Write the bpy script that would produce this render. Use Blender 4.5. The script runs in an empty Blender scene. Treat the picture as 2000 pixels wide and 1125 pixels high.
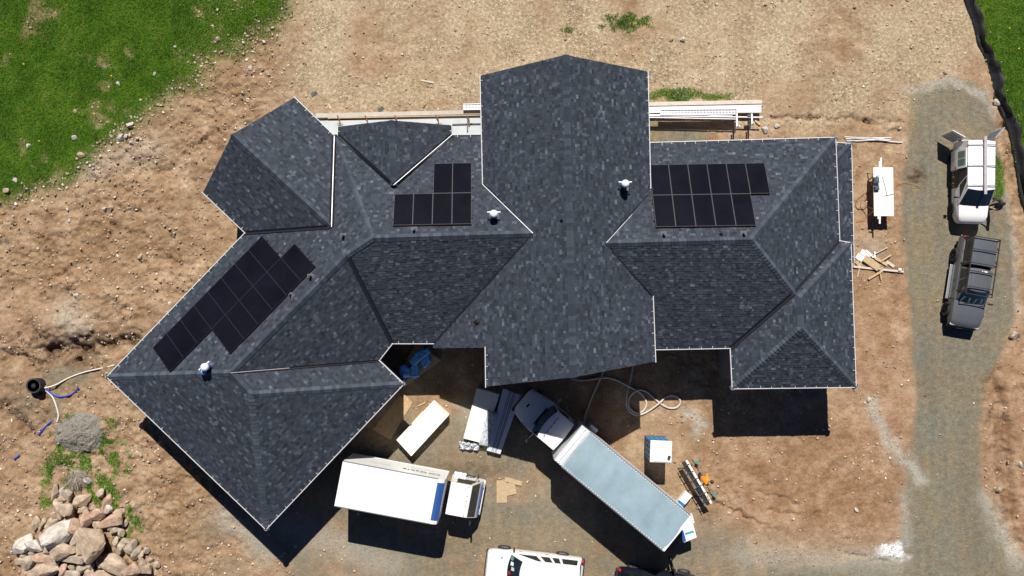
import bpy, bmesh, math, random
import numpy as np
from mathutils import Vector, Matrix, Euler
# ------------------------------------------------------------------ camera, light
SC = bpy.context.scene
F_PX, CAM_H, NADIR_Y = 1664.0, 50.0, 630.0
TILT = math.atan((NADIR_Y - 562.5) / F_PX)
cam_d = bpy.data.cameras.new('camera'); cam = bpy.data.objects.new('camera', cam_d)
SC.collection.objects.link(cam); SC.camera = cam
cam_d.sensor_width = 36.0; cam_d.lens = 36.0 * F_PX / 2000.0; cam_d.clip_end = 600.0; cam_d.clip_start = 0.5
cam.location = (0, 0, CAM_H); cam.rotation_euler = (TILT, 0, 0)
SUN_EL = math.radians(53.5)
w = bpy.data.worlds.new('World'); SC.world = w; w.use_nodes = True
nt = w.node_tree; sky = nt.nodes.new('ShaderNodeTexSky'); sky.sky_type = 'NISHITA'; sky.sun_disc = False
sky.sun_elevation = SUN_EL; sky.sun_rotation = 0.0; sky.dust_density = 0.0; sky.air_density = 0.45; sky.ozone_density = 10.0
nt.links.new(sky.outputs[0], nt.nodes['Background'].inputs[0]); nt.nodes['Background'].inputs[1].default_value = 0.05
sl = bpy.data.lights.new('sun', 'SUN'); sl.energy = 5.0; sl.angle = math.radians(0.5); sl.color = (1.0, 0.95, 0.88)
sun = bpy.data.objects.new('sun', sl); SC.collection.objects.link(sun)
sun.rotation_euler = (-(math.pi / 2 - SUN_EL), 0, 0); sun.location = (0, 30, 40)
SC.view_settings.view_transform = 'Standard'; SC.view_settings.look = 'None'
SC.view_settings.exposure = 0.3; SC.view_settings.gamma = 1.0
SC.render.resolution_x = 1024; SC.render.resolution_y = 576
COL = SC.collection
rnd = random.Random(7); NR = np.random.RandomState(11)
_c, _s = math.cos(TILT), math.sin(TILT)
def W(px, py, z=0.0):                       # where the sight line through a pixel meets height z
    dx, dy = (px - 1000) / F_PX, (562.5 - py) / F_PX
    Y = dy * _c + _s; Z = dy * _s - _c
    t = (CAM_H - z) / -Z
    return Vector((dx * t, Y * t, z))
def to_px(X, Y, Z=0.0):
    y2 = Y * _c + (Z - CAM_H) * _s; z2 = -Y * _s + (Z - CAM_H) * _c
    return 1000 + F_PX * X / -z2, 562.5 - F_PX * y2 / -z2
# ------------------------------------------------------------------ materials
MATS = {}
def mat(name, col, rough=0.6, metal=0.0, var=0.0, vscale=6.0, bump=0.0, bscale=40.0, coat=0.0, spec=0.5, col2=None, trans=0.0, alpha=1.0):
    if name in MATS: return MATS[name]
    m = bpy.data.materials.new(name); m.use_nodes = True; n = m.node_tree; b = n.nodes['Principled BSDF']
    b.inputs['Roughness'].default_value = rough; b.inputs['Metallic'].default_value = metal
    b.inputs['Coat Weight'].default_value = coat; b.inputs['Coat Roughness'].default_value = 0.08
    b.inputs['Specular IOR Level'].default_value = spec; b.inputs['Transmission Weight'].default_value = trans
    b.inputs['Alpha'].default_value = alpha
    c = (*col, 1)
    if var or col2:
        tc = n.nodes.new('ShaderNodeTexCoord'); no = n.nodes.new('ShaderNodeTexNoise')
        no.inputs['Scale'].default_value = vscale; no.inputs['Detail'].default_value = 6; no.inputs['Roughness'].default_value = 0.65
        n.links.new(tc.outputs['Object'], no.inputs['Vector'])
        r = n.nodes.new('ShaderNodeValToRGB'); r.color_ramp.elements[0].position = 0.3; r.color_ramp.elements[1].position = 0.7
        r.color_ramp.elements[0].color = (*[x * (1 - var) for x in col], 1)
        r.color_ramp.elements[1].color = (*(col2 or [min(1, x * (1 + var)) for x in col]), 1)
        n.links.new(no.outputs['Fac'], r.inputs[0]); n.links.new(r.outputs[0], b.inputs['Base Color'])
    else: b.inputs['Base Color'].default_value = c
    if bump:
        tc = n.nodes.new('ShaderNodeTexCoord'); no = n.nodes.new('ShaderNodeTexNoise'); bp = n.nodes.new('ShaderNodeBump')
        no.inputs['Scale'].default_value = bscale; no.inputs['Detail'].default_value = 5
        n.links.new(tc.outputs['Object'], no.inputs['Vector']); n.links.new(no.outputs['Fac'], bp.inputs['Height'])
        bp.inputs['Strength'].default_value = bump; bp.inputs['Distance'].default_value = 0.05
        n.links.new(bp.outputs[0], b.inputs['Normal'])
    MATS[name] = m; return m
def tone_mat(name, stops, rough=0.85, bump=0.0, bscale=60.0, spec=0.3, grain=0.0, gscale=30.0):
    """colour read from the mesh attribute 'tone' (each piece has its own shade), plus fine grain"""
    m = bpy.data.materials.new(name); m.use_nodes = True; n = m.node_tree; b = n.nodes['Principled BSDF']
    b.inputs['Roughness'].default_value = rough; b.inputs['Specular IOR Level'].default_value = spec
    a = n.nodes.new('ShaderNodeAttribute'); a.attribute_name = 'tone'
    r = n.nodes.new('ShaderNodeValToRGB'); cr = r.color_ramp
    while len(cr.elements) < len(stops): cr.elements.new(0.5)
    for e, (p, c) in zip(cr.elements, stops): e.position = p; e.color = (*c, 1)
    n.links.new(a.outputs['Fac'], r.inputs[0]); out = r.outputs[0]
    tc = n.nodes.new('ShaderNodeTexCoord')
    if grain:
        no = n.nodes.new('ShaderNodeTexNoise'); no.inputs['Scale'].default_value = gscale; no.inputs['Detail'].default_value = 6; no.inputs['Roughness'].default_value = 0.7
        n.links.new(tc.outputs['Object'], no.inputs['Vector'])
        mr = n.nodes.new('ShaderNodeMapRange'); mr.inputs[1].default_value = 0.3; mr.inputs[2].default_value = 0.7
        mr.inputs[3].default_value = 1 - grain; mr.inputs[4].default_value = 1 + grain
        n.links.new(no.outputs['Fac'], mr.inputs[0])
        mx = n.nodes.new('ShaderNodeVectorMath'); mx.operation = 'SCALE'
        n.links.new(out, mx.inputs[0]); n.links.new(mr.outputs[0], mx.inputs['Scale']); out = mx.outputs[0]
    n.links.new(out, b.inputs['Base Color'])
    if bump:
        no = n.nodes.new('ShaderNodeTexNoise'); bp = n.nodes.new('ShaderNodeBump'); no.inputs['Scale'].default_value = bscale; no.inputs['Detail'].default_value = 6
        n.links.new(tc.outputs['Object'], no.inputs['Vector']); n.links.new(no.outputs['Fac'], bp.inputs['Height'])
        bp.inputs['Strength'].default_value = bump; bp.inputs['Distance'].default_value = 0.05; n.links.new(bp.outputs[0], b.inputs['Normal'])
    MATS[name] = m; return m
# ------------------------------------------------------------------ mesh helpers
def link(o, parent=None):
    COL.objects.link(o)
    if parent: o.parent = parent
    return o
def tag(o, label=None, cat=None, group=None, kind=None):
    if label: o['label'] = label
    if cat: o['category'] = cat
    if group: o['group'] = group
    if kind: o['kind'] = kind
    return o
def empty(name, loc, rz=0.0, label=None, cat=None, group=None):
    o = bpy.data.objects.new(name, None); o.location = loc; o.rotation_euler = (0, 0, rz); o.empty_display_size = 0.3
    link(o); return tag(o, label, cat, group)
class MB:
    def __init__(s): s.v = []; s.f = []; s.t = []
    def add(s, vs, fs, tone=0.0):
        k = len(s.v); s.v += [tuple(p) for p in vs]; s.f += [tuple(i + k for i in f) for f in fs]; s.t += [tone] * len(vs)
        return s
    def box(s, c, d, rz=0.0, M=None, tone=0.0):
        x, y, z = [q / 2 for q in d]
        R = M if M is not None else Matrix.Rotation(rz, 3, 'Z')
        vs = [R @ Vector((sx * x, sy * y, sz * z)) + Vector(c) for sx in (-1, 1) for sy in (-1, 1) for sz in (-1, 1)]
        return s.add(vs, [(0, 1, 3, 2), (4, 6, 7, 5), (0, 4, 5, 1), (2, 3, 7, 6), (0, 2, 6, 4), (1, 5, 7, 3)], tone)
    def bar(s, a, b, wd, ht, tone=0.0, up=(0, 0, 1)):
        a, b = Vector(a), Vector(b); d = b - a; L = d.length; d.normalize()
        u = Vector(up)
        if abs(d.dot(u)) > 0.98: u = Vector((1, 0, 0))
        y = u.cross(d).normalized(); z = d.cross(y)
        M = Matrix((d, y, z)).transposed()
        return s.box((a + b) / 2, (L, wd, ht), M=M, tone=tone)
    def prism(s, poly, z0, z1, tone=0.0):
        n = len(poly)
        vs = [(p[0], p[1], z0) for p in poly] + [(p[0], p[1], z1) for p in poly]
        ar = sum(poly[i][0] * poly[(i + 1) % n][1] - poly[(i + 1) % n][0] * poly[i][1] for i in range(n))
        fs = [tuple(range(n))[::-1], tuple(range(n, 2 * n))] + [(i, (i + 1) % n, n + (i + 1) % n, n + i) for i in range(n)]
        if ar < 0: fs = [f[::-1] for f in fs]
        return s.add(vs, fs, tone)
    def poly(s, pts, tone=0.0): return s.add(pts, [tuple(range(len(pts)))], tone)
    def tube(s, pts, r, n=8, tone=0.0, closed=False):
        pts = [Vector(p) for p in pts]; N = len(pts); vs = []
        for i, p in enumerate(pts):
            t = (pts[min(i + 1, N - 1)] - pts[max(i - 1, 0)])
            if t.length < 1e-6: t = Vector((1, 0, 0))
            t.normalize(); u = Vector((0, 0, 1)) if abs(t.z) < 0.95 else Vector((1, 0, 0))
            a = u.cross(t).normalized(); b = t.cross(a); rr = r[i] if isinstance(r, (list, tuple)) else r
            vs += [p + rr * (math.cos(q) * a + math.sin(q) * b) for q in (2 * math.pi * k / n for k in range(n))]
        fs = [(i * n + k, i * n + (k + 1) % n, (i + 1) * n + (k + 1) % n, (i + 1) * n + k) for i in range(N - 1) for k in range(n)]
        fs += [tuple(range(n))[::-1], tuple((N - 1) * n + k for k in range(n))]
        return s.add(vs, fs, tone)
    def cyl(s, a, b, r0, r1=None, n=16, tone=0.0): return s.tube([a, b], [r0, r1 if r1 is not None else r0], n, tone)
    def lathe(s, c, prof, n=20, tone=0.0):
        c = Vector(c); N = len(prof)
        vs = [c + Vector((r * math.cos(2 * math.pi * k / n), r * math.sin(2 * math.pi * k / n), z)) for r, z in prof for k in range(n)]
        fs = [(i * n + k, i * n + (k + 1) % n, (i + 1) * n + (k + 1) % n, (i + 1) * n + k) for i in range(N - 1) for k in range(n)]
        fs += [tuple(range(n))[::-1], tuple((N - 1) * n + k for k in range(n))]
        return s.add(vs, fs, tone)
    def loft(s, rings, tone=0.0):
        n = len(rings[0]); N = len(rings); vs = [p for r in rings for p in r]
        fs = [(i * n + k, i * n + (k + 1) % n, (i + 1) * n + (k + 1) % n, (i + 1) * n + k) for i in range(N - 1) for k in range(n)]
        fs += [tuple(range(n))[::-1], tuple((N - 1) * n + k for k in range(n))]
        return s.add(vs, fs, tone)
    def mesh(s, name, smooth=None, tones=False):
        me = bpy.data.meshes.new(name); me.from_pydata(s.v, [], s.f); me.update()
        bm = bmesh.new(); bm.from_mesh(me); bmesh.ops.recalc_face_normals(bm, faces=bm.faces) if smooth != 'keep' else None; bm.to_mesh(me); bm.free()
        if tones:
            a = me.attributes.new('tone', 'FLOAT', 'POINT'); a.data.foreach_set('value', s.t)
        if smooth not in (None, 'keep'):
            me.polygons.foreach_set('use_smooth', [True] * len(me.polygons)); me.set_sharp_from_angle(angle=math.radians(smooth))
        return me
    def build(s, name, m, parent=None, smooth=None, bevel=0.0, tones=False, seg=2):
        me = s.mesh(name, smooth, tones); me.materials.append(m)
        o = bpy.data.objects.new(name, me); link(o, parent)
        if bevel:
            bv = o.modifiers.new('edge', 'BEVEL'); bv.width = bevel; bv.segments = seg; bv.limit_method = 'ANGLE'
        return o
def np_mesh(name, V, T, m, tone=None, parent=None, smooth=False):
    me = bpy.data.meshes.new(name); V = np.asarray(V, np.float32); T = np.asarray(T, np.int32); k = T.shape[1]
    me.vertices.add(len(V)); me.vertices.foreach_set('co', V.ravel())
    me.loops.add(T.size); me.loops.foreach_set('vertex_index', T.ravel())
    me.polygons.add(len(T)); me.polygons.foreach_set('loop_start', np.arange(0, T.size, k, dtype=np.int32))
    if smooth: me.polygons.foreach_set('use_smooth', np.ones(len(T), bool))
    me.update(); me.validate()
    if tone is not None:
        a = me.attributes.new('tone', 'FLOAT', 'POINT'); a.data.foreach_set('value', np.asarray(tone, np.float32))
    me.materials.append(m); o = bpy.data.objects.new(name, me); link(o, parent); return o
def smooth_path(pts, n=8):
    P = [Vector(p) for p in pts]; out = []
    for i in range(len(P) - 1):
        a, b, c, d = P[max(i - 1, 0)], P[i], P[i + 1], P[min(i + 2, len(P) - 1)]
        for k in range(n):
            t = k / n
            out.append(0.5 * ((2 * b) + (c - a) * t + (2 * a - 5 * b + 4 * c - d) * t * t + (3 * b - a - 3 * c + d) * t ** 3))
    out.append(P[-1]); return out
# value noise
def vnoise(x, y, seed=0):
    r = np.random.RandomState(seed).rand(256, 256)
    xi = np.floor(x).astype(int); yi = np.floor(y).astype(int); fx = x - xi; fy = y - yi
    fx = fx * fx * (3 - 2 * fx); fy = fy * fy * (3 - 2 * fy); xi &= 255; yi &= 255; x1 = (xi + 1) & 255; y1 = (yi + 1) & 255
    return (r[xi, yi] * (1 - fx) + r[x1, yi] * fx) * (1 - fy) + (r[xi, y1] * (1 - fx) + r[x1, y1] * fx) * fy
def fbm(x, y, s, o=4, seed=0, g=0.5):
    t = 0; a = 1; n = 0
    for k in range(o): t = t + a * vnoise(x * s + 17.3 * k, y * s + 9.1 * k, seed + k); n += a; a *= g; s *= 2.03
    return t / n
def pip(px, py, poly):
    ins = np.zeros(px.shape, bool); n = len(poly)
    for i in range(n):
        x0, y0 = poly[i]; x1, y1 = poly[(i + 1) % n]
        if y0 == y1: continue
        c = ((y0 > py) != (y1 > py)) & (px < (x1 - x0) * (py - y0) / (y1 - y0) + x0); ins ^= c
    return ins
def blur(a, r):
    for ax in (0, 1):
        for _ in range(2):
            c = np.cumsum(np.concatenate([np.repeat(np.take(a, [0], ax), r + 1, ax), a, np.repeat(np.take(a, [-1], ax), r, ax)], ax), ax)
            n = a.shape[ax]; a = (np.take(c, np.arange(2 * r + 1, 2 * r + 1 + n), ax) - np.take(c, np.arange(n), ax)) / (2 * r + 1)
    return a
# ------------------------------------------------------------------ ground: one sheet, fine inside the view, coarse far out
st = 0.085
xs = np.concatenate([-np.geomspace(260, 35, 14), np.arange(-34.4, 34.4, st), np.geomspace(35, 260, 14)])
ys = np.concatenate([-np.geomspace(260, 18.6, 14), np.arange(-18.0, 22.4, st), np.geomspace(23, 260, 14)])
GX, GY = np.meshgrid(xs, ys, indexing='ij')
_y2 = GY * _c - CAM_H * _s; _z2 = -GY * _s - CAM_H * _c
PXG = 1000 + F_PX * GX / -_z2; PYG = 562.5 - F_PX * _y2 / -_z2
wx = (fbm(GX, GY, 0.5, 4, 1) - 0.5); wy = (fbm(GX, GY, 0.5, 4, 5) - 0.5)
w2x = (fbm(GX, GY, 2.5, 3, 31) - 0.5); w2y = (fbm(GX, GY, 2.5, 3, 35) - 0.5)
def zone(poly, warp=40, br=3, fine=25): 
    return blur(pip(PXG + wx * warp + w2x * fine, PYG + wy * warp + w2y * fine, poly).astype(float), br)
GRASS_L = [(-3000, -3000), (640, -3000), (612, 10), (560, 45), (485, 95), (400, 138), (345, 188), (300, 218), (240, 268), (185, 303), (110, 348), (0, 382), (-3000, 600)]
FENCE = [(1880, -20), (1897, 25), (1910, 62), (1921, 95), (1934, 128), (1942, 160), (1948, 190), (1962, 215), (1972, 250), (1984, 300), (1994, 350), (2010, 420)]
GRASS_R = [(1884, -3000)] + [(x + 4, y) for x, y in FENCE] + [(2120, 700), (5000, 900), (5000, -3000)]
DRIVE = [(1778, 190), (1800, 165), (1850, 152), (1900, 160), (1928, 185), (1945, 235), (1962, 330), (1975, 440), (1984, 560), (1978, 640), (1940, 720), (1920, 790), (1914, 860), (1918, 950), (1955, 1040), (2005, 1110), (2080, 1300),
         (1500, 1300), (1500, 1110), (1700, 1100), (1760, 1060), (1768, 960), (1778, 880), (1790, 800), (1782, 690), (1776, 560), (1764, 450), (1766, 350), (1776, 250)]
YARD = [(640, 800), (860, 770), (1110, 860), (1330, 1020), (1420, 1050), (1760, 1080), (1760, 1400), (520, 1400), (420, 1125), (400, 1010), (560, 1010)]
STRAW = [(540, -400), (1880, -400), (1900, 60), (1870, 150), (1790, 170), (1760, 240), (1500, 235), (1300, 215), (940, 205), (640, 215), (540, 150)]
g_l = zone(GRASS_L, 80, 5, 70); g_r = zone(GRASS_R, 10, 2, 10)
weeds = zone([(95, 830), (120, 800), (215, 810), (245, 880), (230, 950), (280, 1010), (270, 1070), (235, 1090), (225, 1000), (60, 990), (75, 930), (110, 880)], 50, 3, 50) * np.clip((fbm(GX, GY, 2.6, 4, 77) - 0.44) * 7, 0, 1)
for (cx, cy, rx, ry) in ((1225, 45, 60, 22), (1320, 185, 60, 16), (1110, 55, 22, 10), (1950, 350, 14, 60), (1395, 190, 40, 10)):
    q = np.exp(-(((PXG - cx) / rx) ** 2 + ((PYG - cy) / ry) ** 2)); weeds = np.maximum(weeds, np.clip((q * 1.6 * fbm(GX, GY, 2.8, 4, 91) - 0.34) * 4, 0, 0.8))
thin = np.clip((PXG - 330) / 260, 0, 1) * np.clip((140 - PYG) / 140 + .4, 0, 1)
g_l = g_l * (1 - 0.55 * thin * np.clip((fbm(GX, GY, 1.2, 4, 55) - .3) * 3, 0, 1))
bare = np.clip((fbm(GX, GY, 0.7, 4, 61) - 0.63) * 7, 0, 1)
grass = np.clip(g_l * (1 - 0.55 * bare) + g_r + .35 * weeds, 0, 1)
straw = zone(STRAW, 60, 8, 40) * np.clip((fbm(GX, GY, 0.45, 5, 41) - 0.22) * 2.6, 0, 1) * (1 - grass)
drive = zone(DRIVE, 10, 1, 9)
yard = zone(YARD, 90, 10, 50)
pad = zone([(1262, 236), (1330, 240), (1385, 256), (1375, 290), (1262, 290)], 14, 2, 10)
mnd_s = np.clip(np.exp(-(((PXG - 130) / 55) ** 2 + ((PYG - 735) / 24) ** 2)) * 2 - .5, 0, 1) + 0.7 * np.exp(-(((PXG - 40) / 30) ** 2 + ((PYG - 790) / 30) ** 2)) + .8 * np.exp(-(((PXG - 110) / 14) ** 2 + ((PYG - 790) / 30) ** 2))
gravel = np.clip(drive + pad + 0.9 * yard * np.clip((fbm(GX, GY, 0.5, 4, 21) - .22) * 3.2, 0, 1) + mnd_s, 0, 1)
def streak(a, b, r):
    ax, ay = a; bx, by = b; L2 = (bx - ax) ** 2 + (by - ay) ** 2
    t = np.clip(((PXG - ax) * (bx - ax) + (PYG - ay) * (by - ay)) / L2, 0, 1)
    return np.exp(-(((PXG + w2x * 20 - ax - t * (bx - ax)) ** 2 + (PYG + w2y * 20 - ay - t * (by - ay)) ** 2) / r ** 2))
pale = np.zeros_like(GX)
for a, b, r, k in (((1700, 785), (1735, 865), 12, .8), ((1735, 865), (1797, 935), 14, .9), ((1775, 178), (1850, 157), 9, .9), ((1850, 157), (1922, 185), 9, .9), ((1922, 185), (1940, 225), 6, .7), ((1925, 975), (1990, 1105), 17, .75),
                ((1978, 450), (1986, 600), 6, .6), ((1955, 330), (1974, 440), 5, .5), ((1345, 805), (1370, 830), 13, .8), ((1358, 838), (1362, 845), 10, .8), ((1700, 480), (1712, 490), 20, .35), ((130, 610), (150, 640), 32, .55), ((560, 1030), (760, 1100), 30, .5),
                ((170, 330), (300, 290), 30, .35), ((440, 1010), (520, 1080), 20, .6), ((1765, 970), (1770, 1060), 12, .6), ((1450, 1085), (1750, 1100), 25, .5), ((905, 790), (910, 815), 14, .4)):
    pale = np.maximum(pale, k * streak(a, b, r))
chalk = np.exp(-(((PXG + w2x * 40 - 1741) / 27) ** 4 + ((PYG + w2y * 40 - 1076) / 17) ** 4))
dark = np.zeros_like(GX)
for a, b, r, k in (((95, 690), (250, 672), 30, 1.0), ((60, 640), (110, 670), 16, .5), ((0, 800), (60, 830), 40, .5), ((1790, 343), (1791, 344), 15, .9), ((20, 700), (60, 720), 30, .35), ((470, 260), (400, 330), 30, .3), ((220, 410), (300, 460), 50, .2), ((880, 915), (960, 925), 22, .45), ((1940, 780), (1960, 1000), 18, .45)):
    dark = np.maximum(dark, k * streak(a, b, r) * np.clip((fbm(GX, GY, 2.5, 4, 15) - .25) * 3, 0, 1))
red = np.clip(zone([(1660, 520), (1775, 540), (1790, 760), (1770, 1060), (1420, 1040), (1340, 880), (1640, 800)], 60, 12, 40) * .8 + zone([(1925, 740), (1990, 640), (2300, 600), (2300, 1200), (2010, 1120), (1925, 960)], 20, 6, 20) * .9 + 0.35 * np.clip((fbm(GX, GY, 0.35, 3, 71) - 0.5) * 4, 0, 1), 0, 1)
# relief: clods and rills in the open soil, nearly level on the driven surfaces
soil = np.clip(1 - grass - 0.9 * gravel, 0, 1)
left = np.clip((620 - PXG) / 200, 0, 1)
clod = np.abs(fbm(GX, GY, 1.6, 5, 101, .62) - 0.5) * 2
lump = fbm(GX, GY, 0.55, 3, 111)
amp = soil * (0.07 + 0.15 * left) * (0.45 + 0.75 * np.clip((fbm(GX, GY, .3, 3, 131) - .3) * 3, 0, 1)) * (1 - .6 * straw)
GZ = amp * (fbm(GX, GY, 1.8, 5, 121, .8) - 0.5) * 2.6 - amp * 0.7 * np.clip(0.22 - clod, 0, 1) * 2.0 + left * soil * (lump - .5) * .35
GZ += dark * 1.3 * (fbm(GX, GY, 2.6, 5, 141, .7) - .55)
GZ += (grass * 0.05 + 0.016 * gravel) * (fbm(GX, GY, 1.5, 4, 151) - 0.5)
GZ += red * soil * .10 * (fbm(GX, GY, 1.3, 5, 161, .65) - .5)
tr = np.zeros_like(GX)                                  # shallow trenches / ruts with their own shape
for a, b, r, k in (((1505, 229), (1600, 232), 4.2, .22), ((1560, 231), (1765, 236), 4.6, .18), ((1690, 236), (1760, 258), 4.2, .2), ((1940, 740), (1985, 1060), 14, .3), ((1955, 250), (1990, 420), 9, .22), ((1935, 95), (1960, 250), 7, .15), ((95, 684), (250, 670), 16, .4), ((10, 690), (70, 720), 10, .3), ((0, 800), (50, 840), 12, .35), ((330, 330), (420, 260), 8, .2), ((1500, 1000), (1560, 1010), 4, .12), ((1395, 905), (1445, 985), 2.6, .13), ((1400, 985), (1540, 1045), 3, .18), ((1400, 965), (1490, 1035), 2.6, .12), ((1460, 950), (1560, 985), 2.6, .14), ((1330, 965), (1440, 1000), 2.2, .1), ((1690, 460), (1740, 448), 2, .08), ((1650, 1080), (1730, 1100), 2.6, .14)):
    tr += k * streak(a, b, r)
GZ -= tr
GZ += 0.28 * streak((1965, 690), (1990, 1050), 16) * 0.5 + .5 * np.exp(-(((PXG - 110) / 50) ** 2 + ((PYG - 640) / 34) ** 2))
GZ = np.where(pip(PXG, PYG, [(560, 660), (1330, 660), (1330, 900), (1390, 1200), (560, 1200)]), GZ * .35, GZ)
fade = np.clip((40 - np.maximum(np.abs(GX), np.abs(GY) * 1.5)) / 8, 0, 1); GZ *= fade
def gz(x, y):
    i = int(np.clip(np.searchsorted(xs, x), 1, len(xs) - 1)); j = int(np.clip(np.searchsorted(ys, y), 1, len(ys) - 1)); return float(max(GZ[i, j], GZ[i - 1, j - 1]))
def gzv(x, y):
    i = np.clip(np.searchsorted(xs, x), 0, len(xs) - 1); j = np.clip(np.searchsorted(ys, y), 0, len(ys) - 1); return GZ[i, j]
nx_, ny_ = GX.shape
idx = np.arange(nx_ * ny_).reshape(nx_, ny_)
Q = np.stack([idx[:-1, :-1], idx[1:, :-1], idx[1:, 1:], idx[:-1, 1:]], -1).reshape(-1, 4)
gm = bpy.data.materials.new('earth'); gm.use_nodes = True; n = gm.node_tree; b = n.nodes['Principled BSDF']; b.inputs['Roughness'].default_value = 0.95; b.inputs['Specular IOR Level'].default_value = 0.15
def nd(t, **k):
    x = n.nodes.new(t)
    for a, v in k.items(): setattr(x, a, v)
    return x
geo = nd('ShaderNodeNewGeometry')
def noise(scale, det=6, rough=.6, off=0.0):
    t = nd('ShaderNodeTexNoise'); t.inputs['Scale'].default_value = scale; t.inputs['Detail'].default_value = det; t.inputs['Roughness'].default_value = rough
    mp = nd('ShaderNodeMapping'); mp.inputs['Location'].default_value = (off, off * .7, 0); n.links.new(geo.outputs['Position'], mp.inputs[0]); n.links.new(mp.outputs[0], t.inputs['Vector']); return t.outputs['Fac']
def ramp(fac, stops):
    r = nd('ShaderNodeValToRGB'); cr = r.color_ramp
    while len(cr.elements) < len(stops): cr.elements.new(.5)
    for e, (p, c) in zip(cr.elements, stops): e.position = p; e.color = (*c, 1)
    n.links.new(fac, r.inputs[0]); return r.outputs[0]
def mix(fac, a, bb, blend='MIX'):
    x = nd('ShaderNodeMix', data_type='RGBA', blend_type=blend); n.links.new(fac, x.inputs[0]) if not isinstance(fac, float) else setattr(x.inputs[0], 'default_value', fac)
    n.links.new(a, x.inputs[6]); n.links.new(bb, x.inputs[7]); return x.outputs[2]
def attr(nm):
    a = nd('ShaderNodeAttribute'); a.attribute_name = nm; s = nd('ShaderNodeSeparateColor'); n.links.new(a.outputs['Color'], s.inputs[0]); return s.outputs
A1, A2 = attr('zone_a'), attr('zone_b')
dirt = ramp(noise(.9, 10, .72), [(.26, (.15, .090, .047)), (.42, (.30, .195, .115)), (.58, (.42, .30, .192)), (.76, (.60, .485, .36))])
redc = ramp(noise(1.1, 10, .7, 5.), [(.28, (.18, .094, .047)), (.48, (.35, .215, .128)), (.7, (.51, .365, .25))])
c0 = mix(A2[2], dirt, redc)
c0 = mix(1.0, c0, ramp(noise(.16, 5, .6, 71.), [(.36, (.80, .76, .70)), (.52, (1, 1, 1)), (.68, (1.12, 1.14, 1.18))]), 'MULTIPLY')
strawc = ramp(noise(5., 8, .75, 9.), [(.3, (.18, .12, .066)), (.48, (.42, .325, .205)), (.64, (.78, .69, .53))])
c0 = mix(A1[1], c0, strawc)
gravc = ramp(noise(3.0, 12, .8, 13.), [(.26, (.115, .102, .076)), (.5, (.21, .191, .147)), (.72, (.31, .285, .23))])
tint = ramp(noise(.45, 5, .6, 23.), [(.35, (.95, 1.0, 1.0)), (.65, (1.08, .96, .83))]); gravc = mix(1.0, gravc, tint, 'MULTIPLY')
tk_ = nd('ShaderNodeTexNoise'); tk_.inputs['Scale'].default_value = 1.0; tk_.inputs['Detail'].default_value = 6; mp_ = nd('ShaderNodeMapping'); mp_.inputs['Scale'].default_value = (1.5, .14, 1); n.links.new(geo.outputs['Position'], mp_.inputs[0]); n.links.new(mp_.outputs[0], tk_.inputs['Vector'])
gravc = mix(1.0, gravc, ramp(tk_.outputs['Fac'], [(.36, (.88, .90, .91)), (.5, (1, 1, 1)), (.66, (1.12, 1.06, .94))]), 'MULTIPLY')
c0 = mix(A1[2], c0, gravc)
palec = ramp(noise(7., 8, .75, 17.), [(.3, (.28, .255, .21)), (.65, (.52, .49, .42))]); c0 = mix(A2[0], c0, palec)
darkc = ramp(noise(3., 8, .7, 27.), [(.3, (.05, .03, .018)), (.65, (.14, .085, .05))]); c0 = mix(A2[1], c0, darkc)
grc = ramp(noise(2.2, 8, .7, 33.), [(.3, (.035, .07, .006)), (.5, (.07, .135, .012)), (.7, (.15, .18, .05))]); c0 = mix(A1[0], c0, grc)
soilf = nd('ShaderNodeMath', operation='SUBTRACT'); soilf.use_clamp = True; soilf.inputs[0].default_value = 1.0; n.links.new(A1[0], soilf.inputs[1])
c1 = mix(1.0, c0, ramp(noise(5., 10, .85, 83.), [(.33, (.56, .53, .50)), (.47, (.98, .97, .96)), (.58, (1.08, 1.08, 1.08)), (.70, (1.5, 1.5, 1.48))]), 'MULTIPLY'); gsub = nd('ShaderNodeMath', operation='MULTIPLY_ADD'); gsub.use_clamp = True; n.links.new(A1[2], gsub.inputs[0]); gsub.inputs[1].default_value = -.72; n.links.new(soilf.outputs[0], gsub.inputs[2]); c0 = mix(gsub.outputs[0], c0, c1)
# fine stones as colour only below pixel size
spk = ramp(noise(26., 3, .5, 43.), [(.60, (1, 1, 1)), (.72, (1.55, 1.5, 1.42))]); c0 = mix(1.0, c0, spk, 'MULTIPLY')
spk2 = ramp(noise(15., 4, .6, 53.), [(.30, (.62, .6, .58)), (.42, (1, 1, 1))]); c0 = mix(1.0, c0, spk2, 'MULTIPLY')
ca = nd('ShaderNodeAttribute'); ca.attribute_name = 'chalk'
wh = ramp(noise(9., 6, .7, 63.), [(.3, (.5, .5, .49)), (.6, (.8, .8, .79))]); c0 = mix(ca.outputs['Fac'], c0, wh)
n.links.new(c0, b.inputs['Base Color'])
bp = nd('ShaderNodeBump'); bp.inputs['Strength'].default_value = 1.0; bp.inputs['Distance'].default_value = .09
n.links.new(noise(7., 10, .8, 3.), bp.inputs['Height']); n.links.new(bp.outputs[0], b.inputs['Normal'])
ground = np_mesh('ground', np.stack([GX, GY, GZ], -1).reshape(-1, 3), Q, gm, smooth=True); tag(ground, 'bare construction soil with gravel drive, straw and grass margins', kind='structure')
for nm, ch in (('zone_a', (grass, straw, gravel)), ('zone_b', (pale, dark, red))):
    a = ground.data.attributes.new(nm, 'FLOAT_COLOR', 'POINT'); a.data.foreach_set('color', np.stack([*ch, np.ones_like(GX)], -1).astype(np.float32).ravel())
a = ground.data.attributes.new('chalk', 'FLOAT', 'POINT'); a.data.foreach_set('value', chalk.astype(np.float32).ravel())
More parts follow.
